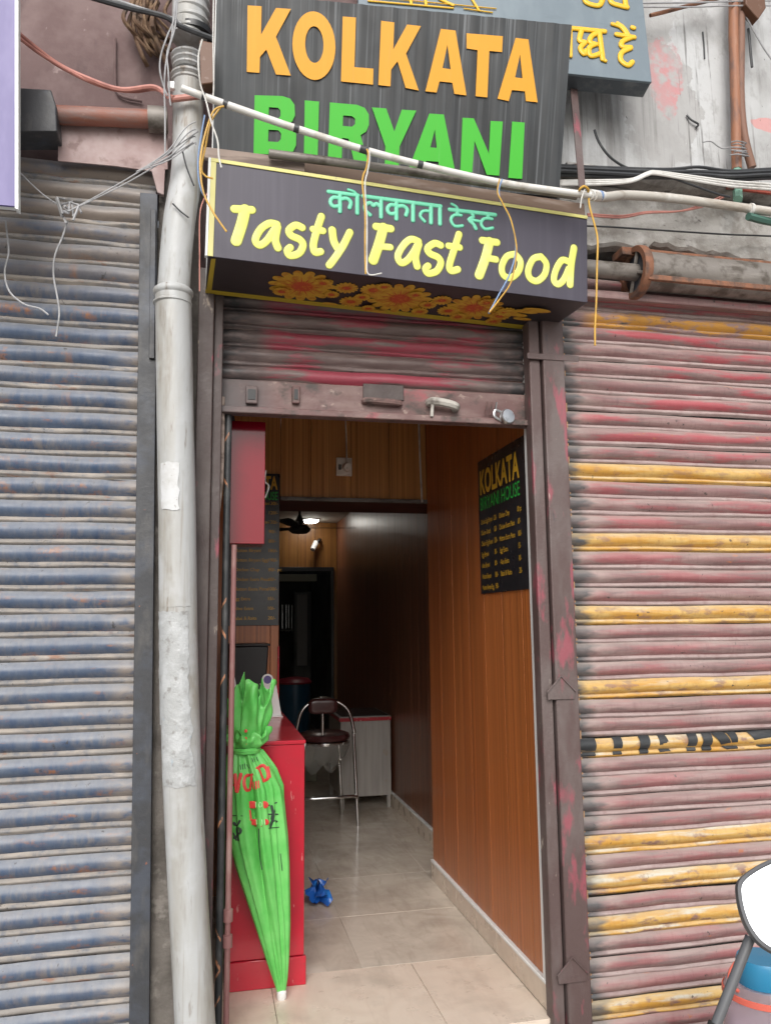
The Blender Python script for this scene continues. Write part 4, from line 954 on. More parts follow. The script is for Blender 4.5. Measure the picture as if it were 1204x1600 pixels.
# printed marks, laid on the folded cloth
from mathutils.bvhtree import BVHTree
U_BVH = BVHTree.FromPolygons(UV_, UF_)
def u_point(px, py, lift=.0022):
    d = ray(px, py).normalized()
    for k in range(12):
        for sg in ((0,) if k == 0 else (-1, 1)):
            dd = ray(px+sg*k*1.0, py).normalized(); hit = U_BVH.ray_cast(CAM, dd)
            if hit[0] is not None: return hit[0]-dd*lift
    c, r = u_center(py); return c-d*r
def u_stroke(pts, w, nm, m, lab=None):
    P3 = [u_point(*p) for p in smoothpts([Vector((a, b, 0)) for a, b in pts], 5) for p in [(p[0], p[1])]]
    return obj(nm, MB().dome(P3, w, (0, -1, 0), .0012), m, um)
K1 = .37
Rm, Bm = M_['print_red'], M_['print_black']
Z1 = lambda x, y: (350+x/5.714, 1050+y/5.714)
def zz_(L): return [Z1(*p) for p in L]
for L_, w_ in (([(100, 920), (112, 1060)], .0052), ([(150, 915), (118, 1065)], .0052), ([(80, 1010), (140, 1005)], .003),
               ([(255, 915), (195, 930), (178, 985), (195, 1050), (225, 1055)], .0052), ([(250, 915), (232, 1050)], .0035),
               ([(300, 860), (345, 970)], .0058), ([(300, 855), (350, 835), (385, 880), (390, 950), (345, 975)], .0048), ([(395, 850), (412, 935)], .0032),
               ([(262, 985), (265, 1040)], .0026), ([(285, 980), (288, 1040)], .0026), ([(308, 975), (310, 1030)], .0026),
               ([(150, 525), (180, 528)], .0045), ([(310, 590), (325, 640)], .004)):
    u_stroke(zz_(L_), w_*1.35, 'print_mark', Rm)
for L_, w_ in (([(232, 1185), (365, 1185)], .0145), ([(250, 1340), (375, 1340)], .0125), ([(232, 1240), (240, 1320)], .004), ([(275, 1375), (335, 1378)], .005)):
    u_stroke(zz_(L_), w_, 'print_patch', Rm)
for xx in (262, 285): u_stroke(zz_([(xx, 1165), (xx, 1205)]), .0022, 'print_mark', M_['print_paleg'])
u_stroke(zz_([(318, 1165), (335, 1172), (335, 1200), (318, 1205), (310, 1185), (318, 1165)]), .002, 'print_mark', M_['print_paleg'])
for xx in (265, 290, 340, 362): u_stroke(zz_([(xx, 1322), (xx+3, 1358)]), .0022, 'print_mark', M_['print_paleg'])
for L_, w_ in (([(145, 830), (150, 870)], .0016), ([(165, 825), (168, 868)], .0016), ([(185, 820), (190, 862)], .0016), ([(205, 825), (225, 860)], .0016), ([(250, 770), (262, 805)], .0016), ([(270, 765), (278, 800)], .0016), ([(292, 760), (300, 790)], .0016),
               ([(390, 1195), (470, 1165)], .0022), ([(425, 1200), (440, 1290), (410, 1390)], .0055), ([(455, 1230), (425, 1310), (470, 1335)], .0045), ([(395, 1270), (480, 1270)], .0025), ([(400, 1395), (490, 1385)], .002),
               ([(78, 1280), (165, 1285)], .002), ([(90, 1350), (150, 1420), (95, 1480)], .0055), ([(140, 1330), (115, 1400), (130, 1500)], .0045), ([(85, 1440), (110, 1500)], .003),
               ([(312, 1400), (316, 1590)], .0016)):
    u_stroke(zz_(L_), w_, 'print_mark', Bm)
Z2 = lambda x, y: (300+x/5, 1280+y/5)
for L_, w_ in (([(522, 80), (526, 200), (535, 320), (548, 390)], .0026), ([(690, 270), (705, 400)], .0016)):
    u_stroke([Z2(*p) for p in L_], w_, 'print_mark', Bm)

# ------------------------------------------------------------------ blue bag, stool, cabinet
bp = at(497, 1405, Z=.02)
mb2 = MB(); random.seed(4)
pts = [(478, 1384), (486, 1396), (496, 1388), (508, 1380), (503, 1397), (506, 1412), (510, 1428), (500, 1432), (494, 1420), (484, 1424), (478, 1430)]
NB = 26; vs = []
for j in range(9):
    t = j/8
    for k in range(NB):
        th = 2*math.pi*k/NB; rr = .055*(1+.35*math.sin(3*th+j)+.25*math.sin(5*th+2*j))*math.sin(math.pi*(t*.92+.06))
        vs.append((bp.x+math.cos(th)*rr*(1.0), bp.y+.02+math.sin(th)*rr*1.5, .002+.085*t*(1+.3*math.sin(4*th)) + .01*random.random()))
mb2.add(vs, [(j*NB+k, j*NB+(k+1) % NB, (j+1)*NB+(k+1) % NB, (j+1)*NB+k) for j in range(8) for k in range(NB)])
for (dx, dy, dz) in ((.06, .05, .09), (-.04, .06, .1), (.05, -.09, .01), (-.03, -.06, .02)):
    c0 = Vector((bp.x, bp.y+.02, .04)); e = Vector((bp.x+dx, bp.y+dy, .015+dz)); sd_ = Vector((-.5, .3, .4)).cross(e-c0).normalized()
    mb2.add([c0-sd_*.03, c0+sd_*.03, c0.lerp(e, .6)+sd_*.034+Vector((0, 0, .02)), e+sd_*.022, e-sd_*.02, c0.lerp(e, .6)-sd_*.02], [(0, 1, 2, 5), (5, 2, 3, 4)])
bg_ = solo('plastic_bag', mb2, M_['bag_blue'], 'crumpled blue plastic bag on the floor beside the red counter', 'plastic bag', angle=20)
sm = bg_.modifiers.new('thick', 'SOLIDIFY'); sm.thickness = .0008

st = thing('bar_stool', 'chrome bar stool with round dark red seat and small backrest', 'stool', (.845, 3.05, 0))
SY = 2.93
legR = at(559, 1290, Z=0); SY = legR.y
pR = at(553, 1143, Y=SY); pL = at(463, 1143, Y=SY); tp = at(505, 1091, Y=SY)
hoop = [Vector((legR.x, SY, .0)), Vector((pR.x, SY+.015, pR.z-.05)), pR, at(545, 1112, Y=SY), at(529, 1097, Y=SY), tp, at(484, 1099, Y=SY), at(470, 1114, Y=SY), pL, Vector((pL.x, SY+.015, pL.z-.05)), Vector((2*.845-legR.x, SY, 0))]
obj('hoop_leg', MB().tube(smoothpts(hoop, 7), .0125, 12), M_['chrome'], st)
sc = Vector((.847, SY+.15, at(508, 1150, Y=SY+.05).z-.02))
obj('seat', MB().lathe([(.001, -.022), (.165, -.022), (.19, -.012), (.196, .006), (.186, .026), (.15, .040), (.08, .046), (.001, .047)], sc, 40), M_['seat'], st)
obj('seat_ring', MB().lathe([(.17, -.045), (.188, -.042), (.19, -.0235), (.17, -.0225)], sc, 40), M_['chrome'], st)
bc = at(504, 1103, Y=SY-.01)
hwid, hh = .108, .058; pts = []
def brl(sc_, y_):
    L_ = []
    for k in range(40):
        th = 2*math.pi*k/40; cx_, cz_ = math.cos(th), math.sin(th); e = 4.0
        rr = (abs(cx_)**e+abs(cz_)**e)**(-1/e); L_.append(Vector((bc.x+hwid*rr*cx_-(1-sc_)*.05*cx_, y_, bc.z+hh*rr*cz_-(1-sc_)*.05*cz_)))
    return L_
bl_ = [brl(.3, SY-.048), brl(.6, SY-.047), brl(.88, SY-.040), brl(1, SY-.026), brl(.88, SY-.010), brl(.5, SY-.006)]
bv = [p for L_ in bl_ for p in L_]; bf = [(i*40+k, i*40+(k+1) % 40, (i+1)*40+(k+1) % 40, (i+1)*40+k) for i in range(5) for k in range(40)] + [tuple(range(39, -1, -1)), tuple(200+k for k in range(40))]
obj('backrest', MB().add(bv, bf), M_['seat'], st, angle=50)
obj('back_post', MB().tube([(bc.x, SY-.004, bc.z-.03), (bc.x, SY+.0, sc.z-.02), (bc.x, SY+.06, sc.z-.034)], .011, 10), M_['chrome'], st)
for sx in (-1, 1):
    obj('rear_leg', MB().tube([(.847+sx*.12, SY+.25, sc.z-.03), (.847+sx*.17, SY+.36, 0)], .0125, 12), M_['chrome'], st)
fz = at(520, 1246, Y=SY+.02).z
obj('footrest', MB().tube(smoothpts([(legR.x-.003, SY+.01, fz-.015), (legR.x-.03, SY-.02, fz+.008), (.93, SY-.045, fz+.012), (.76, SY-.045, fz+.012), (.66, SY-.02, fz+.006), (2*.845-legR.x+.003, SY+.01, fz-.015)], 6), .0125, 12), M_['chrome'], st)
wv = []; random.seed(11)
for j in range(7):
    t = j/6
    for k in range(32):
        th = 2*math.pi*k/32; rr = .19*(1-.55*t*t)*(1+.06*t*math.sin(5*th+j)+.03*random.random()); wv.append((sc.x-.02*t+math.cos(th)*rr, sc.y+math.sin(th)*rr, sc.z-.03-.19*t*(1+.25*math.sin(th*2+.6))))
wr = obj('plastic_wrap', MB().add(wv, [(j*32+k, j*32+(k+1) % 32, (j+1)*32+(k+1) % 32, (j+1)*32+k) for j in range(6) for k in range(32)]), M_['wrap'], st, angle=30)

cb = thing('grey_cabinet', 'pale grey cabinet with red edged dark top behind the bar stool', 'cabinet', (1.24, 3.7, 0))
cy = 3.42; cx0, cx1 = at(532, 1180, Y=cy).x, 1.432
obj('body', MB().box(cx0, cx1, cy, cy+.62, .095, .672), M_['cabinet'], cb, bev=.003)
for a_ in (cx0+.015, cx1-.02):
    for b_ in (cy+.015, cy+.6): obj('leg', MB().box(a_-.014, a_+.014, b_-.014, b_+.014, 0, .0948), M_['cabinet'], cb, bev=.002)
obj('red_edge', MB().box(cx0-.012, cx1+.004, cy-.014, cy+.635, .6725, .700), M_['cab_red'], cb, bev=.002)
obj('top_frame', MB().box(cx0-.012, cx1+.004, cy-.0145, cy+.635, .7003, .707), M_['cabinet'], cb, bev=.001)
obj('top_slab', MB().box(cx0+.01, cx1-.01, cy+.02, cy+.60, .7072, .711), M_['granite'], cb, bev=.001)
solo('stored_boxes', MB().box(.55, 1.0, 4.6, 5.0, 0, .38), mat('dull_green_carton', (.20, .20, .15), .7, [((.28, .27, .2), 6, .45, .62)]), 'dull green box on the back room floor behind the bar stool', 'box', bev=.006)

# ================================================================== SIGNS
def rotm(ax, ay, az): return Matrix.Rotation(az, 3, 'Z') @ Matrix.Rotation(ay, 3, 'Y') @ Matrix.Rotation(ax, 3, 'X')
class Sign:
    def __init__(s, c, w, h, rx, ry, rz):
        s.M = rotm(R(rx), R(ry), R(rz)); s.c = Vector(c); s.w, s.h = w, h
        s.n = s.M @ Vector((0, -1, 0)); s.plane = Plane(s.c, s.n)
    def P(s, u, v, d=0.0): return s.c + s.M @ Vector((u*s.w/2, d, v*s.h/2))      # d: depth behind the face
    def slab(s, u0, u1, v0, v1, d0, d1):
        return MB().hexa([s.P(u0, v0, d0), s.P(u1, v0, d0), s.P(u1, v0, d1), s.P(u0, v0, d1), s.P(u0, v1, d0), s.P(u1, v1, d0), s.P(u1, v1, d1), s.P(u0, v1, d1)])
    def hit(s, px, py, off): return s.plane.hit(px, py, off)
    def poly(s, loops, off, thick):
        return MB().prism([[s.hit(x, y, off) for x, y in L] for L in loops], -s.n*thick)
def ell(cx, cy, rx, ry, n=36, tilt=0.0): return [(cx+rx*math.cos(2*math.pi*k/n), cy+ry*math.sin(2*math.pi*k/n)+tilt*rx*math.cos(2*math.pi*k/n)) for k in range(n)]
def rnd_poly(L, n=4):
    return L
# ------------------------------------------------------------------ KOLKATA BIRYANI
KS = Sign((.652, -.22, 3.452), 1.355, .640, 15.19, 2.31, -7.18)
k = thing('shop_sign', 'black rain streaked sign reading KOLKATA BIRYANI above the entrance', 'sign', KS.P(0, -1))
# vinyl sheet with gentle vertical ripples
NXs, NZs = 90, 16; vs = []
for j in range(NZs+1):
    for i in range(NXs+1):
        u, v_ = -1+2*i/NXs, -1+2*j/NZs
        d = .0016*math.sin(i*1.9)*math.sin(i*.37+1)+.0012*math.sin(i*.9+j*.25); vs.append(KS.P(u, v_, d+.001))
obj('vinyl_sheet', MB().add(vs, [(j*(NXs+1)+i, j*(NXs+1)+i+1, (j+1)*(NXs+1)+i+1, (j+1)*(NXs+1)+i) for j in range(NZs) for i in range(NXs)]), M_['kol_black'], k, angle=60)
for a in ((-1, -.975, -1, 1), (.975, 1, -1, 1), (-.974, .974, .95, 1), (-.974, .974, -1, -.95)):
    obj('frame_bar', KS.slab(a[0], a[1], a[2], a[3], .006, .035), M_['iron_dark'], k, bev=.002)
obj('white_edge', KS.slab(-1.006, -1.0005, -1, 1, .0, .034), M_['white_trim'], k)
q1 = lambda L: [(300+x/3.01, y/3.01) for x, y in L]
q2 = lambda L: [(560+x/2.617, y/2.617) for x, y in L]
q3 = lambda L: [(600+x/1.9934, y/1.9934) for x, y in L]
orange = [[q1([(262, 28), (328, 32), (325, 165), (395, 40), (465, 45), (395, 175), (465, 358), (395, 352), (350, 235), (320, 270), (318, 345), (258, 340)])],
          [q1(ell(573, 217, 101, 161, tilt=.08)), q1(ell(575, 212, 43, 86, tilt=.08))],
          [q1([(708, 80), (770, 85), (763, 318), (852, 325), (850, 400), (700, 385)])],
          [q1([(888, 100), (950, 108), (945, 235), (1010, 118), (1075, 125), (1005, 255), (1065, 428), (1003, 415), (965, 290), (935, 330), (932, 408), (875, 402)])],
          [q2([(335, 120), (395, 127), (440, 392), (390, 385), (382, 340), (330, 335), (318, 380), (272, 375)]), q2([(362, 185), (375, 285), (342, 280)])],
          [q2([(440, 138), (588, 150), (585, 215), (533, 210), (525, 400), (477, 395), (485, 207), (440, 200)])],
          [q2([(640, 157), (692, 163), (730, 420), (682, 415), (678, 375), (625, 370), (612, 415), (566, 405)]), q2([(658, 225), (668, 322), (638, 318)])]]
green = [[q1([(295, 450), (425, 454), (462, 466), (482, 495), (484, 545), (472, 572), (450, 586), (478, 604), (490, 635), (489, 685), (475, 715), (445, 730), (290, 724)]), q1([(362, 506), (405, 509), (416, 522), (416, 548), (404, 562), (360, 560)]), q1([(360, 612), (406, 614), (419, 630), (418, 656), (405, 670), (358, 667)])],
         [q1([(530, 474), (597, 480), (590, 756), (526, 749)])],
         [q1([(648, 484), (775, 495), (812, 510), (830, 540), (831, 590), (818, 620), (792, 637), (830, 784), (765, 776), (735, 654), (706, 650), (703, 770), (638, 762)]), q1([(710, 545), (752, 548), (766, 560), (766, 585), (752, 598), (708, 594)])],
         [q1([(845, 507), (912, 512), (950, 620), (985, 518), (1053, 522), (975, 690), (970, 801), (905, 792), (908, 690)])],
         [q3([(140, 355), (185, 358), (222, 545), (172, 540), (168, 505), (130, 502), (122, 535), (75, 530)]), q3([(157, 405), (163, 462), (143, 460)])],
         [q3([(243, 368), (278, 370), (325, 480), (330, 378), (368, 380), (357, 548), (318, 545), (280, 440), (273, 538), (236, 534)])],
         [q3([(397, 380), (436, 383), (428, 558), (385, 555)])]]
for L_ in orange: obj('letter', KS.poly(L_, .0045, .0015), M_['kol_orange'], k)
for L_ in green: obj('letter', KS.poly(L_, .0045, .0015), M_['kol_green'], k)
# ------------------------------------------------------------------ grey sign behind
GS = Sign((1.166, -.105, 4.134), 1.231, .9, -8.3, 1.93, -5.87)
gk = thing('grey_sign', 'blue grey sign board with yellow Hindi lettering behind the black sign', 'sign', GS.P(0, -1))
obj('face', GS.slab(-1, 1, -1, 1, 0, .012), M_['grey_sign'], gk, bev=.002)
obj('casing', GS.slab(-.998, .998, -.998, .998, .0125, .085), M_['grey_sign_edge'], gk, bev=.002)
def strokes(S, data, T, wpx, m, root, name='letter', lift=.006, hgt=.004, sm=5, one=True):
    mb = MB()
    for L_ in data:
        w_ = wpx
        if isinstance(L_, tuple): L_, w_ = L_
        pts = [T(*p) for p in L_]
        P3 = [S.hit(p.x, p.y, 0) for p in smoothpts([Vector((a, b, 0)) for a, b in pts], sm)]
        dist = (P3[0]-CAM).dot(CF)
        mb.dome(P3, w_*.5*dist/FPX, S.n, hgt, lift)
    return obj(name, mb, m, root, angle=50)
T7 = lambda x, y: (880+x/3.716, y/3.716)
W7 = 8.6
for L_ in ([[(30, 168), (235, 188)], [(205, 190), (215, 270), (225, 350)], ([(225, 345), (240, 360)], 6), [(200, 195), (160, 215), (150, 250), (185, 262)], [(180, 262), (145, 285), (155, 330), (205, 318)], [(100, 190), (90, 240), (120, 250)], [(120, 255), (95, 285), (115, 320), (128, 300)], ([(40, 185), (40, 335)], 5)],
           [[(305, 205), (405, 222)], ([(280, 145), (330, 165), (370, 215)], 6.5), ([(310, 140), (345, 165), (375, 210)], 6), [(385, 225), (340, 245), (335, 275), (385, 280)], [(385, 285), (335, 310), (330, 355), (370, 385), (395, 365)], ([(396, 165), (404, 168)], 8)],
           [[(120, -20), (130, 20), (200, 38), (225, 0)], ([(225, 0), (230, -30)], 8), [(270, -20), (275, 20), (330, 40), (365, 48)], [(350, -20), (360, 45)]]):
    strokes(GS, L_, T7, W7, M_['sign_yellow'], gk, lift=.004, hgt=.006)
T8 = lambda x, y: (560+x/2.617, y/2.617)
strokes(GS, [([(40, 8), (385, 38)], 3), ([(50, -8), (560, 40)], 1.6), ([(210, 0), (215, 18)], 5), ([(270, -10), (275, 22)], 5), ([(330, 0), (385, 25)], 5), ([(455, -10), (490, 45)], 4), ([(430, 40), (545, 56)], 2)], T8, 4, M_['sign_yellow'], gk, lift=.004, hgt=.004)
# ------------------------------------------------------------------ Tasty Fast Food light box
TS = Sign((.692, -.30, 2.852), 1.44, .347, 3.35, .68, 3.26)
tk = thing('light_box_sign', 'dark violet box sign reading Tasty Fast Food with yellow border', 'sign', TS.P(0, -1))
F = [TS.P(-1, -1), TS.P(1, -1), TS.P(1, 1), TS.P(-1, 1)]
bl = at(321, 457, Y=-.04)
obj('face', TS.slab(-1, 1, -1, 1, 0, .006), M_['tasty_face'], tk, bev=.0015)
U0, U1 = TS.P(-1, -1, .0065), TS.P(1, -1, .0065)
UPn = (U1-U0).cross(bl-U0).normalized()
if UPn.z > 0: UPn = -UPn
def onU(px, py, off=0.002):
    d = ray(px, py); t = (U0-CAM).dot(UPn)/d.dot(UPn); return CAM+d*t+UPn*off
br = onU(853, 518, 0)
Bk = [bl, br, Vector((br.x+.05, br.y, F[2].z)), Vector((bl.x, -.04, F[3].z))]
obj('underside', MB().prism([[U0, U1, br, bl]], -UPn*.006), M_['tasty_under'], tk)
obj('side', MB().prism([[TS.P(-1, -1, .0065), bl, Bk[3], TS.P(-1, 1, .0065)]], (.005, 0, 0)), M_['white_trim'], tk)
obj('side', MB().prism([[TS.P(1, -1, .0065), br, Bk[2], TS.P(1, 1, .0065)]], (-.005, 0, 0)), M_['tasty_face'], tk)
obj('top', MB().prism([[TS.P(-1, 1, .0065), TS.P(1, 1, .0065), Bk[2], Bk[3]]], (0, 0, -.005)), M_['tasty_under'], tk)
obj('border', TS.slab(-1, 1, .925, 1.0, -.004, -.0005), M_['border_yellow'], tk, bev=.001)
obj('border', TS.slab(-1.0, -.975, -1.0, .924, -.004, -.0005), M_['border_yellow'], tk, bev=.001)
obj('white_edge', TS.slab(-1.012, -1.0005, -1.0, 1.0, -.004, .02), M_['white_trim'], tk, bev=.001)
for L_ in ([(321, 452), (853, 512), (853, 518), (321, 457.5)], [(337, 404), (330, 404), (322, 457), (330, 458)]):
    obj('underside_border', MB().prism([[onU(*p) for p in L_]], -UPn*.0015), mat('gold_border', (.5, .36, .03), .5), tk)
TA = lambda x, y: (340+x/4.013, 230+y/4.013)
TB = lambda x, y: (620+x/3.884, 280+y/3.884)
word = [('T', TA, [([(105, 388), (215, 394)], 12.5), ([(172, 392), (152, 480), (117, 588)], 17)]),
        ('a', TA, [([(372, 485), (325, 478), (270, 515), (237, 580), (262, 615), (305, 590), (345, 535), (372, 495)], 11.5), ([(375, 500), (362, 580), (378, 632)], 12)]),
        ('s', TA, [([(530, 505), (490, 490), (448, 520), (462, 555), (515, 580), (535, 615), (510, 665), (455, 680), (437, 650), (455, 630)], 11.5)]),
        ('t', TA, [([(650, 435), (622, 520), (600, 610), (610, 658), (645, 655)], 11.5), ([(598, 515), (660, 525)], 11)]),
        ('y', TA, [([(718, 520), (728, 590), (755, 640)], 12), ([(828, 535), (785, 620), (735, 695), (700, 740)], 11.5)]),
        ('F', TA, [([(992, 498), (1085, 512)], 12), ([(1038, 505), (1012, 600), (975, 708)], 15.5), ([(1010, 622), (1082, 628)], 10.5)]),
        ('a', TB, [([(130, 378), (85, 365), (40, 400), (5, 465), (25, 508), (65, 490), (105, 435), (128, 390)], 11), ([(132, 395), (112, 470), (122, 530)], 11.5)]),
        ('s', TB, [([(265, 402), (228, 390), (185, 420), (200, 452), (248, 475), (265, 510), (240, 558), (190, 572), (172, 545), (188, 527)], 11)]),
        ('t', TB, [([(375, 335), (345, 430), (318, 520), (328, 556), (368, 548)], 11), ([(312, 405), (380, 415)], 10.5)]),
        ('F', TB, [([(517, 372), (605, 384)], 11.5), ([(560, 380), (535, 480), (498, 582)], 15), ([(545, 478), (600, 488)], 10.5)]),
        ('o', TB, [([(715, 455), (748, 500), (735, 560), (690, 598), (645, 582), (635, 530), (665, 470), (715, 455)], 10.5)]),
        ('o', TB, [([(872, 470), (905, 515), (893, 580), (848, 618), (805, 600), (795, 550), (825, 485), (872, 470)], 10.5)]),
        ('d', TB, [([(1038, 500), (1000, 492), (965, 545), (950, 610), (975, 638), (1010, 610), (1040, 545)], 10.5), ([(1072, 418), (1055, 520), (1048, 640)], 11.5)])]
for ch, T, D in word:
    strokes(TS, [(L_, w_+2.6) for L_, w_ in D], T, 0, M_['letter_olive'], tk, 'letter_outline', .0, .0006)
    strokes(TS, D, T, 0, M_['letter_yellow'], tk, 'letter', .0008, .0014)
# Hindi line, traced on the same face: t runs along the headline in pixels, v downwards
def TH(x0, y0, sl):
    return lambda t, v: (x0+t, y0+t*sl+v)
h1 = TH(513, 299.5, .131); h2 = TH(702, 327.5, .118); Wd = 6.2
hindi = [(h1, [([(0, 0), (46, 0)], Wd), ([(18, 0), (18, 29)], Wd), ([(18, 8), (8, 8), (3, 15), (7, 22), (18, 20)], 6.0), ([(18, 10), (28, 7), (35, 12), (33, 21)], 6.0), ([(45, 0), (45, 28)], Wd), ([(45, 0), (40, -5), (31, -7)], 4)]),
         (h1, [([(54, 0), (86, 0)], Wd), ([(82, 0), (82, 29)], Wd), ([(82, 14), (75, 9), (70, 13), (66, 9), (58, 13), (58, 22), (65, 28)], 6.0)]),
         (h1, [([(89, 0), (136, 0)], Wd), ([(106, 0), (106, 29)], Wd), ([(106, 8), (97, 8), (92, 15), (96, 22), (106, 20)], 6.0), ([(106, 10), (116, 7), (123, 12), (121, 21)], 6.0), ([(132, 0), (132, 28)], Wd)]),
         (h1, [([(139, 0), (175, 0)], Wd), ([(160, 0), (160, 28)], Wd), ([(160, 10), (148, 11), (143, 19), (150, 27)], 4.8), ([(174, 0), (174, 28)], Wd)]),
         (h2, [([(0, 0), (24, 0)], Wd), ([(12, 0), (12, 5)], Wd), ([(18, 7), (7, 8), (2, 16), (8, 25), (20, 23)], 4.8), ([(14, 0), (10, -6), (3, -9)], 4)]),
         (h2, [([(26, 0), (44, 0)], Wd), ([(33, 0), (37, 7), (30, 12), (37, 18), (41, 25)], 5.6), ([(33, 12), (47, 13)], 4.6)]),
         (h2, [([(44, 0), (71, 0)], Wd), ([(60, 0), (60, 5)], Wd), ([(66, 7), (54, 8), (49, 16), (55, 24), (67, 21)], 4.8)])]
for T, D in hindi:
    strokes(TS, [(L_, w_+1.8) for L_, w_ in D], T, 0, M_['mint_dark'], tk, 'letter_outline', .0, .0010, sm=3)
    strokes(TS, D, T, 0, M_['letter_mint'], tk, 'letter', .0008, .0026, sm=3)
# printed flowers on the underside
ex = (U1-U0).normalized(); ey = UPn.cross(ex).normalized()
my = M_['flower_yellow']; mr_ = M_['flower_red']; seq = 0
def flower(px, py, r, npet=15):
    global seq; seq += 1
    c = onU(px, py, .0015+.0004*seq)
    ring_ = []
    for i in range(npet*6):
        th = 2*math.pi*i/(npet*6); rr = r*(.72+.28*abs(math.sin(npet*th/2))**.55); ring_.append(c+ex*(math.cos(th)*rr)+ey*(math.sin(th)*rr))
    fl = obj('flower', MB().prism([ring_], -UPn*.0012), my, tk)
    for rr, mm, off in ((.52, mr_, .0006),):
        star = []
        for i in range(npet*4):
            th = 2*math.pi*i/(npet*4); q_ = r*rr*(1.25 if i % 4 == 1 else (.8 if i % 2 else .5)); star.append(c+ex*(math.cos(th)*q_)+ey*(math.sin(th)*q_)+UPn*off)
        obj('flower_centre', MB().prism([star], -UPn*.0004), mm, fl)
for f_ in ((472, 447, .125), (624, 466, .125), (741, 480, .115), (541, 449, .045), (583, 452, .05), (548, 470, .045), (690, 468, .04), (700, 484, .045), (668, 475, .035), (780, 492, .045), (770, 500, .035), (518, 458, .03), (566, 462, .032), (600, 446, .03), (505, 440, .035), (655, 484, .035), (715, 492, .035), (650, 458, .03), (760, 470, .035), (790, 484, .04), (440, 452, .035), (575, 478, .028)): flower(*f_)
for (x, y, l) in ((805, 488, .05), (822, 483, .05), (838, 481, .06), (815, 494, .04), (795, 482, .04), (515, 470, .03), (590, 482, .03)):
    seq += 1; c = onU(x, y, .0015+.0004*seq); lf = [c+ex*(l*math.cos(t_))+ey*(l*.32*math.sin(t_)) for t_ in [2*math.pi*i/12 for i in range(12)]]
    obj('leaf', MB().prism([lf], -UPn*.001), my, tk)
# boards behind the upper edge of the light box
bp1, bp2 = at(318, 238, Y=-.30), at(476, 262, Y=-.31)
solo('batten', MB().prism([[at(318, 229, Y=-.305), at(430, 243, Y=-.32), at(476, 254, Y=-.32), at(476, 268, Y=-.32), at(320, 246, Y=-.305)]], (0, .02, 0)), M_['wood_batten'], 'short grey wooden batten above the left end of the box sign', 'batten', bev=.002)
solo('fascia_board', MB().prism([[at(470, 252, Y=-.285), at(912, 318, Y=-.255), at(914, 337, Y=-.255), at(470, 270, Y=-.285)]], (0, .02, 0)), mat('dark_brown_board', (.12, .075, .05), .7, [((.2, .15, .12), (4, 20, 20), .5, .65)]), 'dark brown board along the top of the box sign', 'board', bev=.002)
solo('grey_tube', MB().tube([at(420, 240, Y=-.345), at(640, 268, Y=-.345), at(900, 306, Y=-.345)], .0155, 14), M_['steel_dirty'], 'dull grey tube lying along the top of the box sign', 'tube')
# ------------------------------------------------------------------ lilac sign, left edge
pc = [at(-130, -60, Y=-.32), at(24, -60, Y=-.32), at(24, 322, Y=-.32), at(-130, 308, Y=-.32)]
pk = thing('lilac_sign', 'lilac sign board with white edge cut off at the left', 'sign', pc[2])
obj('face', MB().prism([pc], (0, .01, 0)), M_['purple'], pk)
obj('casing', MB().prism([[p+Vector((0, .0105, 0)) for p in pc]], (0, .02, 0)), M_['white_trim'], pk)
e_ = [at(23.5, -60, Y=-.322), at(29, -60, Y=-.322), at(29, 327, Y=-.322), at(23.5, 325, Y=-.322)]
obj('edge_trim', MB().prism([e_], (0, .032, 0)), M_['white_trim'], pk)

# ================================================================== CONDUITS, CABLES AND BRACKETS
CY = -.40
cds = [at(284, 138, Y=CY), at(350, 162, Y=CY), at(460, 200, Y=CY), at(575, 236, Y=CY), at(680, 263, Y=CY), at(780, 285, Y=CY), at(860, 297, Y=CY), at(922, 305, Y=CY)]
cd_ = thing('white_conduit', 'thin white plastic conduit crossing in front of the black sign', 'conduit', cds[0])
obj('pipe', MB().tube(smoothpts(cds, 5), .0125, 14), M_['pvc_white'], cd_)
for (a, b_) in (((349, 161), (356, 164)), ((459, 200), (467, 202)), ((562, 232), (575, 236)), ((652, 256), (660, 258)), ((316, 150), (321, 151.5))):
    obj('tape_band', MB().tube([at(*a, Y=CY), at(*b_, Y=CY)], .0136, 14), M_['skin_tape'], cd_)
c2 = [at(926, 306, Y=CY), at(945, 308, Y=CY+.05), at(980, 305, Y=CY+.15), at(1060, 311, Y=-.18), at(1204, 331, Y=-.18), at(1300, 343, Y=-.18)]
w2 = thing('white_conduit', 'thicker off white conduit running right along the concrete band', 'conduit', c2[2])
obj('pipe', MB().tube(smoothpts(c2, 5), .0185, 14), M_['pvc_dirty2'], w2)
obj('coupler', MB().tube([at(921, 304, Y=CY), at(940, 307, Y=CY+.03)], .0195, 14), M_['pvc_white'], w2)
obj('tape_band', MB().tube([at(933, 306, Y=CY+.02), at(937, 306.5, Y=CY+.025)], .0203, 14), M_['cable_blue'], w2)
for px in (1172,): obj('clip', MB().lathe([(.019, -.008), (.025, -.006), (.025, .006), (.019, .008)], at(px, 327, Y=-.18), 18, axis=(1, 0, -.06)), M_['pvc_white'], w2)
def px_cable(name, pts, r, m, label, Y=-.41, cat='cable', dY=0.0):
    n_ = len(pts); return cable(name, [at(p[0], p[1], Y=(p[2] if len(p) > 2 else Y+dY*i/(n_-1))) for i, p in enumerate(pts)], r, M_[m], label, cat)
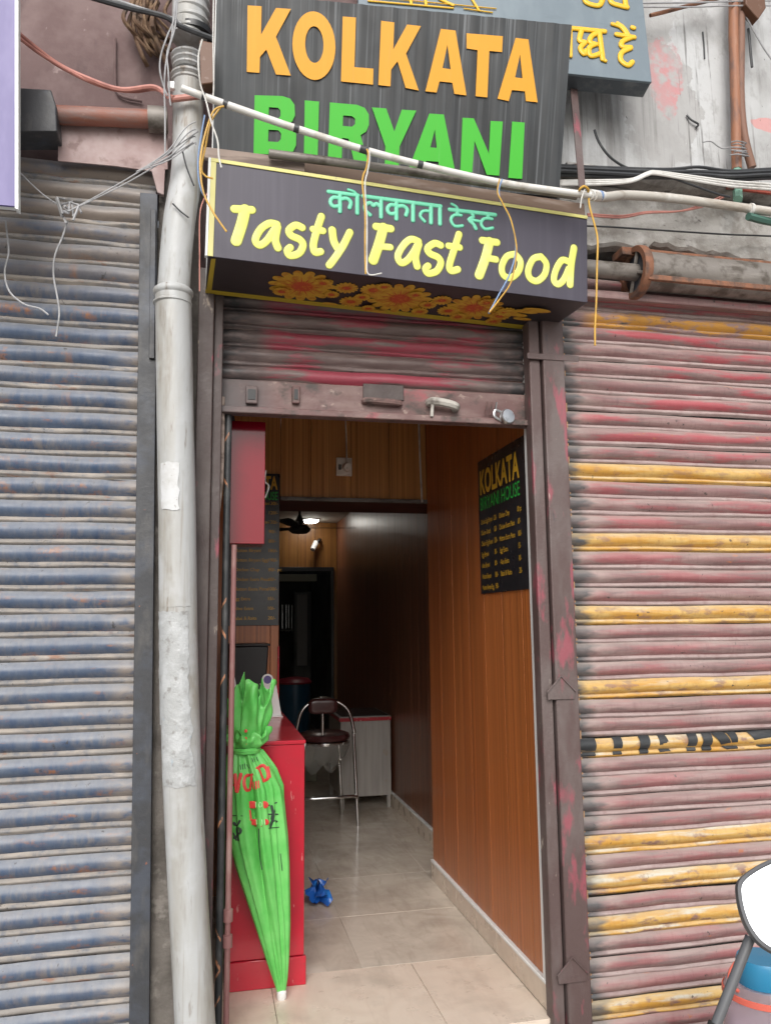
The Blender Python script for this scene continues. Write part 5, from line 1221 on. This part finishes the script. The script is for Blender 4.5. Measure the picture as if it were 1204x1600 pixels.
# hanging wire pairs
px_cable('hanging_wire', [(573, 233), (575, 242), (572, 262), (567, 275), (566, 290), (570, 330), (570, 390), (571, 428)], .0028, 'cable_yellow', 'yellow wire hanging over the word Tasty from the conduit', -.42)
px_cable('hanging_wire', [(577, 233), (577, 250), (574, 268), (570, 290), (573, 340), (573, 400), (575, 428), (596, 427)], .0026, 'cable_white', 'white wire hanging beside the yellow one left of the word Fast', -.422)
px_cable('hanging_wire', [(784, 280), (779, 296), (781, 312), (793, 334), (803, 365), (805, 395), (795, 430), (778, 462), (763, 490)], .0030, 'cable_blue', 'pale blue wire hanging over the word Food', -.425)
px_cable('hanging_wire', [(780, 280), (777, 300), (785, 318), (797, 342), (805, 375), (806, 400), (798, 440), (782, 465), (764, 488)], .0028, 'cable_yellow', 'orange yellow wire hanging over the word Food', -.430)
px_cable('hanging_wire', [(919, 310), (921, 325), (928, 350), (933, 375), (932, 420), (931, 470), (929, 510), (929, 540)], .0036, 'cable_yellow', 'long orange wire hanging right of the box sign', -.40)
px_cable('hanging_wire', [(913, 296), (908, 310), (906, 325)], .0026, 'cable_white', 'short frayed white wire tied at the conduit joint', -.425)
solo('wire_knot', MB().tube(smoothpts([at(905, 296, Y=-.42), at(912, 291, Y=-.43), at(919, 297, Y=-.42), at(914, 303, Y=-.40), at(906, 300, Y=-.40)], 5, True), .0045, 7, closed=True), M_['cable_yellow'], 'yellow wire knot round the conduit joint', 'wire knot')
px_cable('hanging_wire', [(350, 166), (335, 172), (325, 195), (316, 230), (313, 262), (318, 300), (332, 330), (354, 362)], .0034, 'cable_yellow', 'yellow wire looping down at the left end of the box sign', -.42)
px_cable('hanging_wire', [(346, 166), (330, 190), (322, 225), (315, 262), (321, 275), (333, 279)], .0034, 'cable_yellow', 'second yellow wire curling behind the box sign corner', -.40)
px_cable('hanging_wire', [(320, 180), (314, 215), (310, 245), (310, 275), (315, 298), (322, 310)], .0028, 'cable_blue', 'thin blue wire hanging left of the box sign', -.41)
px_cable('hanging_wire', [(316, 62), (310, 90), (313, 130), (322, 158), (330, 190), (340, 220), (342, 245), (346, 262)], .0030, 'cable_white', 'white wire hanging from the upper pipe to the box sign corner', -.43)
px_cable('hanging_wire', [(334, -10), (333, 60), (334, 130), (333, 150)], .0026, 'cable_white', 'thin white wire along the left edge of the black sign', -.40)
px_cable('hanging_wire', [(325, 300), (313, 330), (312, 400), (312, 455)], .0024, 'cable_red', 'thin brownish wire hanging behind the left side of the box sign', -.2)
# grey wires by the drain pipe
for i, (pts, lab) in enumerate((([(275, -10), (272, 30), (262, 55), (252, 85), (250, 110), (256, 135), (262, 150)], 'grey wire bundle strand bowing left beside the upper drain pipe'),
                               ([(278, -10), (274, 40), (266, 70), (260, 95), (257, 130), (258, 180), (258, 240)], 'grey wire hanging straight down past the conduit clip'),
                               ([(274, -10), (270, 40), (268, 60), (261, 85), (263, 110), (265, 150), (267, 165)], 'grey wire strand closest to the upper drain pipe'))):
    px_cable('grey_wire', pts, .0032, 'cable_grey', lab, -.17)
px_cable('black_cable', [(60, -30), (130, -8), (200, 12), (255, 25), (285, 42), (332, 60)], .010, 'cable_black', 'thick black cable slanting down to the upper drain pipe', -.16)
px_cable('black_cable', [(90, -30), (160, -6), (220, 14), (270, 30), (288, 45), (300, 52)], .008, 'cable_grey', 'thick grey cable slanting down to the upper drain pipe', -.15)
px_cable('red_cable', [(22, 45, -.30), (40, 62, -.2), (90, 100, -.1), (140, 124, -.08), (190, 140, -.08), (240, 136, -.1), (262, 150, -.12), (272, 153, -.15)], .0095, 'cable_red', 'thick faded red cable sagging across the mauve wall')
px_cable('red_cable', [(22, 52, -.31), (60, 82, -.18), (120, 118, -.09), (170, 138, -.07), (210, 143, -.07), (245, 140, -.1), (268, 156, -.14)], .006, 'cable_red', 'thinner faded red cable below the thick red one')
solo('wire_clamp', MB().tube([at(268, 155, Y=-.14), at(312, 150, Y=-.14)], .012, 10), M_['cable_red'], 'reddish clamp strap round the drain pipe under the conduit end', 'clamp')
solo('clip_block', MB().prism([[at(262, 126, Y=-.16), at(273, 126, Y=-.16), at(273, 138, Y=-.16), at(262, 137, Y=-.16)]], (0, .02, 0)), M_['white_plastic'], 'small white cable clip left of the upper drain pipe', 'clip', bev=.003)
solo('pipe_strap', MB().lathe([(.060, -.016), (.074, -.012), (.074, .012), (.060, .016)], at(303, 55, Y=-.05), 24, axis=(.05, 0, 1)), M_['black'], 'black strap tying cables to the upper drain pipe', 'strap')
solo('junction_box', MB().prism([[at(312, 62, Y=-.20), at(332, 66, Y=-.20), at(333, 130, Y=-.20), at(314, 132, Y=-.20)]], (0, .06, 0)), M_['brown_box'], 'brown junction box between drain pipe and black sign', 'junction box', bev=.004)
# spider of thin grey wires tied over the left shutter
kx, ky, kY = 108, 330, -.16
for i, (a, lab) in enumerate((((30, 268), 'grey tie wire from the lilac sign to the wire knot'), ((310, 205), 'grey tie wire from the drain pipe to the wire knot'), ((302, 222), 'second grey tie wire from the drain pipe to the wire knot'))):
    px_cable('tie_wire', [(a[0], a[1], -.2), ((a[0]+kx)/2, (a[1]+ky)/2+6, kY), (kx, ky, kY)], .0024, 'cable_grey', lab)
random.seed(31)
kn = MB()
for i in range(7):
    c0 = at(kx+random.uniform(-8, 8), ky+random.uniform(-8, 8), Y=kY); kn.tube([c0+Vector((random.uniform(-.03, .03), random.uniform(-.02, .02), random.uniform(-.045, .045))) for _ in range(3)], .0045, 6)
solo('wire_knot', kn, M_['cable_grey'], 'knot of grey wires in front of the blue grey shutter', 'wire knot')
px_cable('grey_wire', [(106, 345), (98, 370), (86, 400), (84, 430), (90, 465), (93, 490), (88, 526)], .0034, 'cable_grey', 'grey white wire hanging down from the wire knot over the shutter', -.12)
px_cable('grey_wire', [(9, 345), (12, 370), (14, 395), (8, 425), (15, 455), (38, 475), (62, 482), (76, 492)], .0032, 'cable_grey', 'grey white wire hanging below the lilac sign over the shutter', -.14)
for i in range(4):
    px_cable('tie_wire', [(225-4*i, 262+2*i), (262, 236+5*i), (290+4*i, 200+8*i), (306, 190+12*i)], .0022, 'cable_grey', ('uppermost', 'second', 'third', 'lowest')[i]+' thin grey wire wrapped round the pipe bend', -.19)
for i, pts in enumerate(([(285, 235), (292, 262), (303, 290)], [(270, 318), (282, 330), (295, 340)])):
    px_cable('black_wire', pts, .003, 'cable_black', ('upper', 'lower')[i]+' short black wire end on the drain pipe bend', -.18)
# dry brown cloth-like bundle on the mauve wall
random.seed(12); db = MB()
for i in range(26):
    x = 236+random.gauss(0, 12); y0 = -15+random.random()*25; ln = 60+45*random.random()
    db.tube(smoothpts([at(x-12, y0, Y=.05), at(x-18+random.uniform(-8, 8), y0+ln*.4, Y=.0+random.uniform(-.05, .05)), at(x+random.uniform(-12, 12), y0+ln*.8, Y=.02), at(x+10, y0+ln, Y=.05)], 5), .0045+.005*random.random(), 6)
solo('fibre_bundle', db, M_['dry_brown'], 'ragged dry brown fibre bundle hanging on the mauve wall', 'fibre bundle')
# right side cables
for i, (dy, r_, Yc, lab) in enumerate(((0, .011, -.13, 'thickest black cable along the plaster wall'), (5, .009, -.15, 'second black cable along the plaster wall'), (10, .008, -.14, 'third black cable along the plaster wall'), (-4, .007, -.13, 'topmost black cable along the plaster wall'))):
    px_cable('black_cable', [(860, 262+dy), (950, 266+dy), (1040, 269+dy+2*math.sin(i*2)), (1090, 267+dy+2*math.cos(i)), (1140, 271+dy), (1204, 268+dy), (1300, 266+dy)], r_, 'cable_black', lab, Yc)
for i, lab in enumerate(('upper strand of the white cables along the ledge', 'middle strand of the white cables along the ledge', 'lower strand of the white cables along the ledge')):
    px_cable('white_cable', [(860, 283+3*i), (940, 282+3*i), (985, 280+2*i), (1010, 270+2*i), (1024, 268+2*i), (1070, 274+3*i), (1140, 283+4*i), (1204, 288+4*i), (1300, 296+4*i)], .0055, 'cable_white', lab, -.165-.006*i)
px_cable('black_wire', [(928, 203), (935, 222), (950, 243), (970, 258), (990, 266)], .0055, 'cable_black', 'loose black cable end curving down the plaster wall', -.06)
px_cable('black_wire', [(1040, 275), (1080, 289), (1120, 303), (1140, 308)], .0045, 'cable_black', 'thin black cable dropping behind the off white conduit', -.17)
px_cable('black_wire', [(915, 353), (960, 355), (1050, 361), (1130, 366), (1204, 369), (1300, 374)], .004, 'cable_black', 'thin taut black wire across the concrete band', -.06)
for i in range(2):
    px_cable('red_cable', [(917, 334+3*i), (970, 337+3*i), (1010, 331+2*i), (1060, 330), (1100, 322-4*i), (1130, 308-3*i)], .004, 'cable_red', ('upper', 'lower')[i]+' thin red brown cable on the concrete band', -.08)
px_cable('black_wire', [(1015, 24), (1040, 18), (1070, 10), (1110, 0), (1160, -12)], .009, 'rust', 'rusty iron rod slanting across the top of the plaster wall', -.06, 'rod')
px_cable('overhead_wire', [(1003, 5), (1080, 4), (1150, 2), (1300, 0)], .0035, 'cable_grey', 'upper thin grey wire at the top of the plaster wall', -.08)
px_cable('overhead_wire', [(1003, 11), (1080, 11), (1150, 9), (1300, 9)], .0035, 'cable_grey', 'lower thin grey wire at the top of the plaster wall', -.08)
# rusty pipes
rp = thing('rusty_pipe', 'rusty brown vertical pipe with forked foot on the plaster wall', 'pipe', at(1152, 262, Y=-.06))
obj('pipe', MB().tube([at(1145, -40, Y=-.06), at(1145, 60, Y=-.06), at(1148, 160, Y=-.06), at(1150, 265, Y=-.06)], .022, 14), M_['rust_pipe'], rp)
obj('pipe', MB().tube(smoothpts([at(1158, -40, Y=-.05), at(1156, 80, Y=-.05), at(1156, 160, Y=-.05), at(1162, 215, Y=-.05), at(1174, 262, Y=-.05)], 4), .019, 14), M_['rust_pipe2'], rp)
random.seed(3); tw = MB()
for i in range(6): tw.tube(smoothpts([at(1143+random.uniform(-4, 4), 222+4*i, Y=-.09), at(1152, 220+4*i+random.uniform(-3, 3), Y=-.11), at(1166+random.uniform(-4, 4), 224+4*i, Y=-.09), at(1150, 228+3*i, Y=-.02)], 4), .003, 5)
obj('wire_tie', tw, M_['cable_grey'], rp)
obj('outlet', MB().prism([[at(1164, -30, Y=-.10), at(1192, -20, Y=-.10), at(1196, 12, Y=-.10), at(1184, 30, Y=-.10), at(1164, 6, Y=-.10)]], (0, .05, 0)), M_['brown_box'], rp, bev=.004)
px_cable('thin_wire', [(1160, 18), (1175, 45), (1192, 75), (1210, 100)], .004, 'cable_grey', 'grey wire slanting away right of the rusty pipes', -.06)
px_cable('thin_wire', [(1168, 45), (1170, 60), (1172, 85), (1174, 105)], .006, 'cable_black', 'short twisted dark wire hanging right of the rusty pipes', -.03)
px_cable('thin_wire', [(1097, 222), (1110, 221), (1120, 228), (1130, 232), (1145, 228)], .003, 'cable_grey', 'curly thin wire left of the rusty pipe foot', -.04)
px_cable('thin_wire', [(1097, 50), (1099, 70), (1100, 92)], .0035, 'cable_black', 'short dark crack like wire on the plaster wall', .015)
solo('steel_strap', MB().prism([[at(889, 120, Y=-.10), at(900, 122, Y=-.10), at(914, 290, Y=-.33), at(904, 292, Y=-.33)]], (.002, .008, 0)), M_['frame_right'], 'flat mauve strap from the grey sign down to the conduit joint', 'strap')
px_cable('green_hose', [(1150, 265, -.06), (1151, 290, -.08), (1152, 312, -.14)], .02, 'green_hose', 'short faded green hose below the rusty pipe', cat='hose')
px_cable('green_hose', [(1168, 338, -.18), (1195, 345, -.16), (1230, 350, -.14)], .017, 'green_hose2', 'dark green ribbed hose under the off white conduit', cat='hose')
solo('crack_root', MB().tube(smoothpts([at(1072, 180, Y=.012), at(1080, 188, Y=.005), at(1090, 194, Y=.005), (at(1086, 200, Y=.012))], 4), .005, 6), M_['cable_black'], 'dark peeling plaster edge beside the grey patch', 'plaster edge')

# ================================================================== FOREGROUND, RIGHT
MY = -1.72
mc = at(1222, 1420, Y=MY)
mi = thing('scooter_mirror', 'grey framed scooter mirror cut off at the right edge', 'mirror', mc)
def mir_loop(scale, dy, e=3.0):
    # outline traced as an angular rounded shape about the mirror centre
    L0 = [(1146, 1425), (1147, 1395), (1153, 1374), (1172, 1358), (1204, 1342), (1240, 1332), (1280, 1335), (1300, 1352), (1304, 1400), (1296, 1460), (1280, 1496), (1250, 1508), (1210, 1505), (1178, 1488), (1160, 1472), (1150, 1450)]
    P_ = smoothpts([at(x, y, Y=MY) for x, y in L0], 4, True)
    c0 = sum(P_, Vector())/len(P_)
    return [c0+(p-c0)*scale+Vector((0, dy, 0)) for p in P_]
tiltm = Matrix.Rotation(R(-27), 3, 'X') @ Matrix.Rotation(R(-15), 3, 'Z')
c0 = sum(mir_loop(1, 0), Vector())/len(mir_loop(1, 0))
tl = lambda L_: [c0 + CR*.018 + tiltm @ (p-c0)*.97 for p in L_]
def loft(loops):
    vs = []; n_ = len(loops[0]); fs = []
    for L_ in loops: vs += L_
    for i in range(len(loops)-1): fs += [(i*n_+k, i*n_+(k+1) % n_, (i+1)*n_+(k+1) % n_, (i+1)*n_+k) for k in range(n_)]
    fs.append(tuple(range(n_-1, -1, -1))) if False else None
    return vs, fs, n_
vs, fs, n_ = loft([tl(mir_loop(.895, .008)), tl(mir_loop(.90, -.001)), tl(mir_loop(.93, -.006)), tl(mir_loop(.985, -.004)), tl(mir_loop(1.0, .008)), tl(mir_loop(.93, .028)), tl(mir_loop(.6, .042)), tl(mir_loop(.05, .045))])
obj('housing', MB().add(vs, fs+[tuple((7*n_)+k for k in range(n_))]), M_['mirror_frame'], mi, angle=50)
obj('glass', MB().add(tl(mir_loop(.90, .004)), [tuple(range(n_-1, -1, -1))]), M_['mirror_glass'], mi)
s0 = at(1166, 1478, Y=MY+.03); s1 = at(1118, 1600, Y=MY+.03); s2 = at(1100, 1650, Y=MY+.03)
obj('stalk', MB().tube([s0+(s0-s1)*.12, s0, s1, s2], .0085, 14), M_['mirror_frame'], mi)
obj('stalk_boot', MB().tube([s1+(s2-s1)*.0, s2+(s2-s1)*.1], .0125, 14), M_['rubber'], mi)
# the scooter handlebar and front it is screwed to (below the frame)
hb = s2+(s2-s1)*.1
sct = thing('scooter', 'dark scooter front below the mirror', 'scooter', (hb.x+.35, hb.y, -.2))
hx = hb.x+.38
obj('handlebar', MB().tube(smoothpts([(hb.x-.16, hb.y+.02, hb.z-.03), (hb.x, hb.y, hb.z-.015), (hx, hb.y-.08, hb.z-.05), (2*hx-hb.x, hb.y-.16, hb.z-.015), (2*hx-hb.x+.16, hb.y-.14, hb.z-.03)], 6), .014, 12), M_['mirror_frame'], sct)
obj('grip', MB().tube([(hb.x-.17, hb.y+.02, hb.z-.032), (hb.x-.05, hb.y+.005, hb.z-.02)], .019, 14), M_['rubber'], sct)
obj('steering_column', MB().tube([(hx, hb.y-.08, hb.z-.05), (hx-.05, hb.y+.05, .1)], .03, 12), M_['scooter'], sct)
obj('front_shield', MB().hexa([(hx-.24, hb.y-.06, .0), (hx+.24, hb.y-.16, .0), (hx+.22, hb.y-.08, .0), (hx-.2, hb.y+.03, .0), (hx-.16, hb.y-.10, hb.z-.12), (hx+.16, hb.y-.18, hb.z-.12), (hx+.13, hb.y-.10, hb.z-.12), (hx-.13, hb.y-.02, hb.z-.12)]), M_['scooter'], sct, bev=.02)
wa = Vector((1, -.2, 0)).normalized(); wcn = Vector((hx-.05, hb.y+.14, .02))
obj('tyre', MB().lathe([(.15, -.045), (.20, -.045), (.22, -.02), (.22, .02), (.20, .045), (.15, .045), (.15, -.045)], wcn, 36, axis=wa, caps=False), M_['rubber'], sct)
obj('rim', MB().lathe([(.03, -.04), (.05, -.02), (.149, -.03), (.149, .03), (.05, .02), (.03, .04)], wcn, 30, axis=wa), M_['silver'], sct)
# water jug behind the mirror
JY = -.5
jl, jr = at(1140, 1570, Y=JY).x, at(1250, 1570, Y=JY).x
jc = Vector(((jl+jr)/2, JY, -.2)); jr_ = (jr-jl)/2; zt = at(1195, 1506, Y=JY-.05).z+.2; zl_ = at(1195, 1545, Y=JY-.05).z+.2
zbnd = at(1195, 1573, Y=JY-.1).z+.2
jg = thing('water_jug', 'cloudy pink plastic jug with blue cap behind the scooter mirror', 'jug', jc)
lr = jr_*.60
obj('shell', MB().lathe([(.001, .004), (jr_*.92, .004), (jr_*.99, .02), (jr_, .06), (jr_, zbnd-.05), (jr_*.97, zbnd+.002), (jr_*.86, zbnd+.03), (lr*1.02, zl_-.004)], jc, 40, caps=False), M_['jar'], jg)
obj('liquid', MB().lathe([(.001, .010), (jr_*.90, .010), (jr_*.965, .03), (jr_*.965, zbnd-.06), (.001, zbnd-.06)], jc, 36), M_['water'], jg)
obj('band', MB().lathe([(jr_*.98, zbnd-.014), (jr_*1.012, zbnd-.012), (jr_*1.0, zbnd+.004), (jr_*.965, zbnd+.006)], jc, 40, caps=False), M_['band_red'], jg)
obj('cap', MB().lathe([(lr*1.04, zl_-.012), (lr*1.07, zl_), (lr*1.06, zt-.012), (lr*1.0, zt), (.001, zt+.002)], jc, 40, caps=False), M_['lid_blue'], jg)
hz_ = at(1143, 1520, Y=JY)
obj('handle_ring', MB().tube(smoothpts([at(1160, 1500, Y=JY-.04), at(1148, 1505, Y=JY-.05), at(1139, 1522, Y=JY-.05), at(1141, 1540, Y=JY-.05), at(1152, 1548, Y=JY-.04)], 5), .006, 8), M_['band_red'], jg)

# ------------------------------------------------------------------ groups of alike things
GR = {'hanging_wire': 'wires hanging round the signs', 'black_cable': 'thick cables along the walls', 'white_cable': 'white cables along the ledge', 'grey_wire': 'grey wires beside the drain pipe and shutter', 'tie_wire': 'thin grey tie wires',
      'red_cable': 'faded red cables', 'black_wire': 'loose black wires', 'thin_wire': 'thin wires round the rusty pipes', 'overhead_wire': 'thin wires at the top of the plaster wall', 'white_conduit': 'white conduits', 'rolling_shutter': 'rolling shutters', 'menu_board': 'menu boards',
      'shutter_guide': 'shutter guide posts', 'green_hose': 'green hoses', 'iron_strip': 'iron strips on the ledge', 'wire_knot': 'wire knots', 'masonry_pier': 'masonry piers', 'rear_backing_wall': 'backing walls'}
for o in list(scn.objects):
    b_ = o.name.split('.')[0]
    if o.parent is None and b_ in GR: o['group'] = GR[b_]
